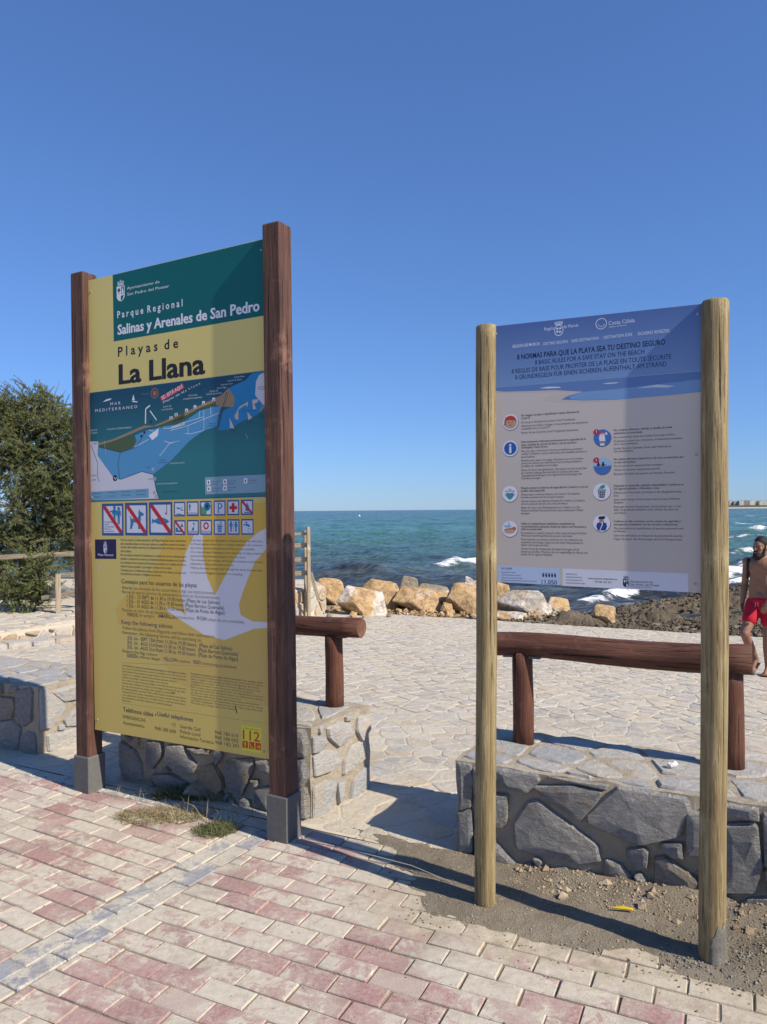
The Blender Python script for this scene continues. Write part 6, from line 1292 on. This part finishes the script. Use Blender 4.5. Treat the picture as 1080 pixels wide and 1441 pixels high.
def plume(p, d, L, n, bl, bw):
    """a feathery branchlet: fine blades set round a bending axis"""
    d = d.normalized(); side = d.cross(Vector((rg.gauss(0, 1), rg.gauss(0, 1), rg.gauss(0, 1)))).normalized(); sag = Vector((0, 0, -1)) * L * rg.uniform(.0, .35)
    tw.tube([p, p + d * L * .5 + sag * .25, p + d * L + sag], [.0035, .0025, .001], 4, False)
    for k in range(n):
        q = (k + rg.random()) / n; o_ = p + d * L * q + sag * q * q; a_ = rg.uniform(0, 6.283); s2 = (side * math.cos(a_) + d.cross(side) * math.sin(a_)); v = (d * rg.uniform(.5, 1.1) + s2 * rg.uniform(.5, 1.0)).normalized()
        l = bl * rg.uniform(.6, 1.25) * (1.1 - .5 * q); w_ = v.cross(Vector((rg.gauss(0, 1), rg.gauss(0, 1), rg.gauss(0, 1)))).normalized() * bw * rg.uniform(.7, 1.3)
        b = len(fol.v); fol.v += [tuple(o_ - w_ * .4), tuple(o_ + v * l * .55 - w_), tuple(o_ + v * l), tuple(o_ + v * l * .55 + w_)]; fol.f.append((b, b + 1, b + 2, b + 3)); fol.m.append(0)
for p, c, r, lw_ in tips:
    out = (p - c); out = out.normalized() if out.length > 1e-3 else Vector((0, 0, 1))
    for _ in range(5):
        d = out * .8 + Vector((rg.gauss(0, .45), rg.gauss(0, .45), rg.gauss(.35, .4))); plume(p + Vector((rg.gauss(0, .06), rg.gauss(0, .06), rg.gauss(0, .06))), d, rg.uniform(.20, .46) * (.75 if lw_ else 1), rg.randint(44, 60), .055, .0062)
for pts in ([(72,566),(80,548),(84,536)], [(74,564),(88,556),(94,548)], [(18,572),(14,563),(10,558)], [(22,574),(24,564),(19,558)], [(55,600),(62,590),(68,584)]): tw.tube([at_depth(x, y, TY) for x, y in pts], [.012, .008, .003], 5)
g.build('trunk', [m_bark], tree, True); tag(tw.build('twigs', [m_twig], tree), kind='stuff')
cr = fol.build('crown', [m_leaf], tree); tag(cr, kind='stuff')

# ------------------------------------------------------------------ weeds and litter
m_grass = mat_leaf('dry grass', [(0, (.13, .13, .05)), (.5, (.24, .20, .095)), (1, (.36, .30, .17))]); m_green = mat_leaf('green grass', [(0, (.06, .09, .03)), (.6, (.11, .14, .05)), (1, (.24, .22, .11))])
def tuft(label, px_, py_, rx, ry, n, L, mat, flat=.5, z=0.0):
    x, y = gp(px_, py_, z); g = Geo()
    for _ in range(n):
        a = rg.uniform(0, 6.28); q = rg.random() ** .6; b = Vector((x + math.cos(a) * q * rx, y + math.sin(a) * q * ry, z - .004)); d = Vector((rg.gauss(0, flat), rg.gauss(0, flat), 1)).normalized(); l = L * rg.uniform(.4, 1.2); s_ = d.cross(Vector((rg.gauss(0, 1), rg.gauss(0, 1), .1))).normalized() * .0016; m_ = b + d * l * .55; e_ = b + d * l * .9 + Vector((d.x, d.y, -.25)) * l * .35; e_.z = max(e_.z, z + .002)
        g.add([b - s_, b + s_, m_ + s_ * .8, e_, m_ - s_ * .8], [(0, 1, 2, 4), (4, 2, 3)])
    o = g.build('grass_tuft', [mat], None, origin=(x, y, z)); return tag(o, label, 'grass', 'weeds growing by the park sign', 'stuff')
tuft('low mat of dry grass on the bricks left of the greener tuft', 225, 1150, .26, .12, 1500, .05, m_grass, 1.2)
tuft('green grass tuft nearest the right post of the park sign', 302, 1170, .11, .085, 700, .065, m_green, 1.0)
tuft('shaded weeds at the foot of the short stone wall', 268, 1122, .24, .07, 900, .10, m_green, .7)
tuft('sparse dry stalks rising between the posts of the park sign', 290, 1150, .26, .10, 46, .15, m_grass, .28)
tuft('dry stalks beside the left post of the park sign', 190, 1122, .18, .06, 26, .09, m_grass, .25)
zt_ = plz(*gp(508, 864, -.65)); tuft('small green weed tuft before the white topped boulder', 509, 866, .20, .10, 260, .22, m_green, .8, -.66)
a = Vector(gp(195, 1108) + (.03,)); b = Vector(gp(262, 1110) + (.06,)); c = Vector(gp(325, 1116) + (.045,))
g = Geo(); g.tube([a, (a + b) / 2 + Vector((0, 0, .006)), b, (b + c) / 2, c], [.004, .006, .007, .008, .009], 8, True, 0, .15); tag(g.build('stick', [m_twig], None, True, origin=a), 'thin dry stick lying along the foot of the short wall', 'stick')
rc = boulder('grey lump of rubble lying under the panel of the park sign', 258, 330, 1105, 1128, 1128, m_bg, 91, .5, 0, 7, .01); rc.name = 'rubble_lump'; rc['category'] = 'stone'; del rc['group']
g = Geo(); x, y = gp(876, 1256, .10); zz = float(dirt_z(np.array(x), np.array(y))) + .012
g.add([(x - .04, y + .012, zz), (x - .035, y + .003, zz), (x + .04, y - .022, zz + .004), (x + .043, y - .012, zz + .006), (x, y - .002, zz + .012)], [(0, 1, 4), (1, 2, 4), (2, 3, 4), (3, 0, 4)]); g.add([(x - .04, y + .012, zz - .004), (x - .035, y + .003, zz - .004), (x + .04, y - .022, zz), (x + .043, y - .012, zz)], [(0, 3, 2, 1)])
tag(g.build('yellow_peel', [plain('yellow scrap', (.62, .42, .03), .6)]), 'yellow scrap lying on the rubble by the right wall', 'litter')
x, y = gp(948, 1084, HR); g = Geo(); rg2 = random.Random(4)
for _ in range(5): pebble(g, (x + rg2.uniform(-.02, .02), y + rg2.uniform(-.012, .012), HR + .026), .020, rg2)
tag(g.build('crumpled_tissue', [plain('white tissue', (.72, .68, .64), .9)]), 'crumpled white tissue on top of the right wall', 'litter')
pts = [Vector(gp(*q) + (.012,)) for q in ((426, 1186), (470, 1198), (520, 1212), (580, 1228), (634, 1248))]; pts[2].z = .03; pts[3].z = .03; pts[4].z = .02; pts[1].z = .02
g = Geo(); g.tube(pts, [.0016] * 5, 6); tag(g.build('wire', [plain('pale wire', (.42, .38, .32), .6)]), 'thin pale wire running from the park sign foot over the earth', 'wire')

# ------------------------------------------------------------------ man walking in red shorts
MX, MY = 4.76, 9.30
MZ = plz(MX, MY)
man = empty('person', (MX, MY, MZ), 'bearded man in red swim shorts and flip flops walking across the plaza', 'person')
def blob_mesh(parts, voxel, name, mat, sm=6, smf=.5):
    """union of tapered capsules and ellipsoids fused into one skin"""
    bm = bmesh.new()
    for k in parts:
        if k[0] == 'c':
            _, a, b, ra, rb = k; a, b = Vector(a), Vector(b); d = b - a; L = d.length or 1e-4; q = d.to_track_quat('Z', 'Y').to_matrix().to_4x4()
            for p, r in ((a, ra), (b, rb)): bmesh.ops.create_uvsphere(bm, u_segments=14, v_segments=9, radius=r, matrix=Matrix.Translation(p))
            bmesh.ops.create_cone(bm, cap_ends=True, segments=14, radius1=ra, radius2=rb, depth=L, matrix=Matrix.Translation((a + b) / 2) @ q)
        else:
            _, c, rx, ry, rz, ang = k; bmesh.ops.create_uvsphere(bm, u_segments=18, v_segments=12, radius=1.0, matrix=Matrix.Translation(c) @ Matrix.Rotation(ang, 4, 'Z') @ Matrix.Diagonal((rx, ry, rz, 1)))
    me = bpy.data.meshes.new(name); bm.to_mesh(me); bm.free(); o = bpy.data.objects.new(name, me); col.objects.link(o)
    r = o.modifiers.new('r', 'REMESH'); r.mode = 'VOXEL'; r.voxel_size = voxel; s_ = o.modifiers.new('s', 'SMOOTH'); s_.iterations = sm; s_.factor = smf
    skins.append((o, name, mat)); return o
skins = []
def finish_skins():
    dg = bpy.context.evaluated_depsgraph_get(); dg.update(); done = [(bpy.data.meshes.new_from_object(o.evaluated_get(dg)), o, n_, m_) for o, n_, m_ in skins]
    for m2, o, n_, m_ in done:
        bpy.data.objects.remove(o); m2.materials.clear(); m2.materials.append(m_); m2.polygons.foreach_set('use_smooth', [True] * len(m2.polygons))
    for m2, o, n_, m_ in done: q = bpy.data.objects.new(n_, m2); m2.name = n_; col.objects.link(q); q.name = n_; q.parent = man
f_ = Vector((-.72, -.694, 0)); r_ = Vector((-.694, .72, 0)); Zv = Vector((0, 0, 1))
def B(fw_, rg_, z): return f_ * fw_ + r_ * rg_ + Zv * z        # body frame: forward, his right, up
TA = math.atan2(r_.y, r_.x)
k_skin = NT('tanned skin', .55, .35); k_skin.color(k_skin.mix(k_skin.noise(k_skin.obj(), 9, 4), (.20, .098, .060), (.28, .145, .092))); k_skin.b.inputs['Subsurface Weight'].default_value = .0; k_skin = k_skin.m
hz = 1.585
hf = Vector((-.90, -.436, 0)); hr = Vector((-.436, .90, 0)); HA = math.atan2(hr.y, hr.x)
Hc = B(.03, 0, hz)
def Hd(a, b, c): return Hc + hf * a + hr * b + Zv * c
P = [('e', B(0, 0, 1.30), .165, .105, .17, TA), ('e', B(.01, 0, 1.36), .175, .11, .11, TA), ('e', B(0, 0, 1.12), .138, .095, .20, TA), ('c', B(0, -.05, 1.28), B(0, -.06, .95), .092, .094), ('c', B(0, .05, 1.28), B(0, .06, .95), .092, .094), ('e', B(0, 0, .96), .145, .108, .12, TA), ('e', B(-.02, 0, .89), .15, .115, .10, TA),
     ('c', B(0, -.10, 1.405), B(0, .10, 1.405), .065, .065), ('c', B(0, 0, 1.40), B(.02, 0, 1.52), .062, .054), ('e', B(.075, .07, 1.315), .075, .03, .05, TA), ('e', B(.075, -.07, 1.315), .075, .03, .05, TA)]
jr = {'sh': B(0, .175, 1.395), 'el': B(-.05, .225, 1.115), 'wr': B(.035, .225, .885)}; jl = {'sh': B(0, -.175, 1.395), 'el': B(.03, -.235, 1.12), 'wr': B(.215, -.135, .925)}
for j in (jr, jl): P += [('e', j['sh'], .062, .06, .065, 0), ('c', j['sh'], j['el'], .052, .040), ('c', j['el'], j['el'] + (j['wr'] - j['el']) * .35, .041, .042), ('c', j['el'] + (j['wr'] - j['el']) * .35, j['wr'], .042, .027)]
def hand(w, d, side, up_):
    d = d.normalized(); up_ = up_.normalized(); q = [('c', w, w + d * .03, .026, .026)]
    for i, (off, L) in enumerate(((-.03, .072), (-.010, .082), (.010, .078), (.029, .062))):
        k0 = w + d * .085 + side * off * .95; q.append(('c', w + d * .02 + side * off * .55, k0, .0135, .0115)); k1 = k0 + (d * .85 + up_ * .35).normalized() * L * .5; k2 = k1 + (d * .55 + up_ * .8).normalized() * L * .5; q += [('c', k0, k1, .0092, .0085), ('c', k1, k2, .0085, .0072)]
    t0 = w + d * .025 - side * .026; t1 = t0 + (d * .5 - side * .85).normalized() * .038; q += [('c', t0, t1, .013, .0105), ('c', t1, t1 + (d * .9 + up_ * .3).normalized() * .034, .0105, .0085)]
    return q
P += hand(jr['wr'], B(.10, .0, -1), B(1, 0, 0) * -1, B(.2, -1, 0)); P += hand(jl['wr'], B(.25, .35, -.9), B(.3, .9, .2), B(-.9, .1, -.1))
lr = {'hip': B(0, .09, .87), 'kn': B(.255, .12, .515), 'an': B(-.055, .10, .165), 'toe': B(.045, .11, .035)}; ll = {'hip': B(0, -.09, .87), 'kn': B(.10, -.095, .475), 'an': B(.07, -.09, .09), 'toe': B(.24, -.11, .042)}
for j in (lr, ll): P += [('c', j['hip'], j['kn'], .088, .056), ('e', j['kn'], .057, .057, .06, 0), ('c', j['kn'], j['kn'] + (j['an'] - j['kn']) * .35, .054, .056), ('c', j['kn'] + (j['an'] - j['kn']) * .35, j['an'], .056, .036), ('c', j['an'], j['toe'], .036, .026)]
for j, hh_ in ((lr, -.01), (ll, -.045)):
    d = (j['toe'] - j['an']); d.normalize(); hl = j['an'] - f_ * .045 + Zv * (hh_ - .005); P.append(('c', hl, j['an'] + d * .03, .030, .034)); sd = Vector((-f_.y, f_.x, 0))
    for i in range(5): t_ = j['toe'] + sd * (i - 2) * .017; P.append(('c', t_ - f_ * .03, t_ + f_ * (.035 - abs(i - 1) * .006) - Zv * .008, .014, .011))
P += [('e', Hd(0, 0, .03), .073, .098, .105, HA), ('e', Hd(.030, 0, -.045), .058, .062, .085, HA), ('c', Hd(-.02, 0, -.06), B(.015, 0, 1.45), .056, .056), ('c', Hd(.088, 0, .022), Hd(.112, 0, -.020), .011, .016), ('e', Hd(.082, 0, .038), .055, .018, .014, HA), ('e', Hd(.090, 0, -.052), .024, .012, .010, HA), ('e', Hd(.068, .045, -.01), .02, .02, .02, HA), ('e', Hd(.068, -.045, -.01), .02, .02, .02, HA),
      ('e', Hd(-.005, .076, -.005), .010, .020, .032, HA), ('e', Hd(-.005, -.076, -.005), .010, .020, .032, HA)]
body = blob_mesh(P, .0075, 'body', k_skin, 4, .5)
m_hair = plain('black hair', (.012, .010, .009), .7, .3, .5, 60, .004); m_red = plain('red swim fabric', (.42, .012, .030), .7, .2, .15, 18, .004); m_blk = plain('black rubber', (.016, .016, .018), .6)
blob_mesh([('e', Hd(-.012, 0, .062), .078, .098, .088, HA), ('e', Hd(-.055, 0, .02), .070, .055, .085, HA), ('c', Hd(.01, .066, .06), Hd(.012, .073, .0), .018, .010), ('c', Hd(.01, -.066, .06), Hd(.012, -.073, .0), .018, .010)], .008, 'hair', m_hair, 3)
blob_mesh([('c', Hd(.014, .070, .0), Hd(.035, .056, -.085), .014, .026), ('c', Hd(.014, -.070, .0), Hd(.035, -.056, -.085), .014, .026), ('c', Hd(.035, .045, -.09), Hd(.088, .014, -.105), .030, .034), ('c', Hd(.035, -.045, -.09), Hd(.088, -.014, -.105), .030, .034), ('e', Hd(.070, 0, -.118), .045, .040, .034, HA), ('c', Hd(.101, .028, -.047), Hd(.104, -.028, -.047), .010, .010)], .008, 'beard', m_hair, 3)
for s_ in (.030, -.030): o = blob_mesh([('e', Hd(.0875, s_, .012), .014, .007, .006, HA)], .003, 'eye', m_hair, 1)
sh = [('e', B(0, 0, .925), .155, .122, .085, TA), ('e', B(-.02, 0, .86), .162, .128, .09, TA)]
for j in (lr, ll): sh += [('c', j['hip'] + Zv * .0, j['hip'] + (j['kn'] - j['hip']) * .52, .106, .092)]
blob_mesh(sh, .010, 'shorts', m_red, 5)
blob_mesh([('c', B(.098, .03, .955), B(.118, .045, .845), .005, .004), ('c', B(.100, .02, .955), B(.128, .005, .86), .005, .004)], .004, 'drawstring', plain('pale cord', (.6, .5, .5), .8), 1)
blob_mesh([('c', B(.085, .135, 1.30), B(.055, .142, 1.425), .022, .024), ('c', B(.055, .142, 1.425), B(-.05, .14, 1.43), .024, .024), ('c', B(-.05, .14, 1.43), B(-.115, .13, 1.28), .024, .024), ('c', B(-.115, .13, 1.28), B(-.11, .12, 1.0), .03, .03), ('c', B(.085, .135, 1.30), B(.04, .165, 1.2), .02, .016)], .008, 'bag_strap', m_blk, 3)
for j, heel in ((lr, lr['an'] - f_ * .075 - Zv * .062), (ll, ll['an'] - f_ * .075 - Zv * .068)):
    tip = j['toe'] + f_ * .05 - Zv * .026; g_ = [('c', heel, (heel + tip) / 2, .018, .018)]; sd = Vector((-f_.y, f_.x, 0)); q = []
    for i in range(-2, 3): q.append(('c', heel + sd * i * .013 - Zv * .004, tip + sd * i * .017 - Zv * .004, .0095, .0095))
    m0 = j['toe'] + f_ * .0 + Zv * .022; q += [('c', m0, (heel + tip) / 2 + sd * .042, .008, .008), ('c', m0, (heel + tip) / 2 - sd * .042, .008, .008), ('c', m0, m0 + f_ * .02 - Zv * .04, .006, .006)]
    blob_mesh(q, .006, 'sandal', m_blk, 2)
finish_skins()
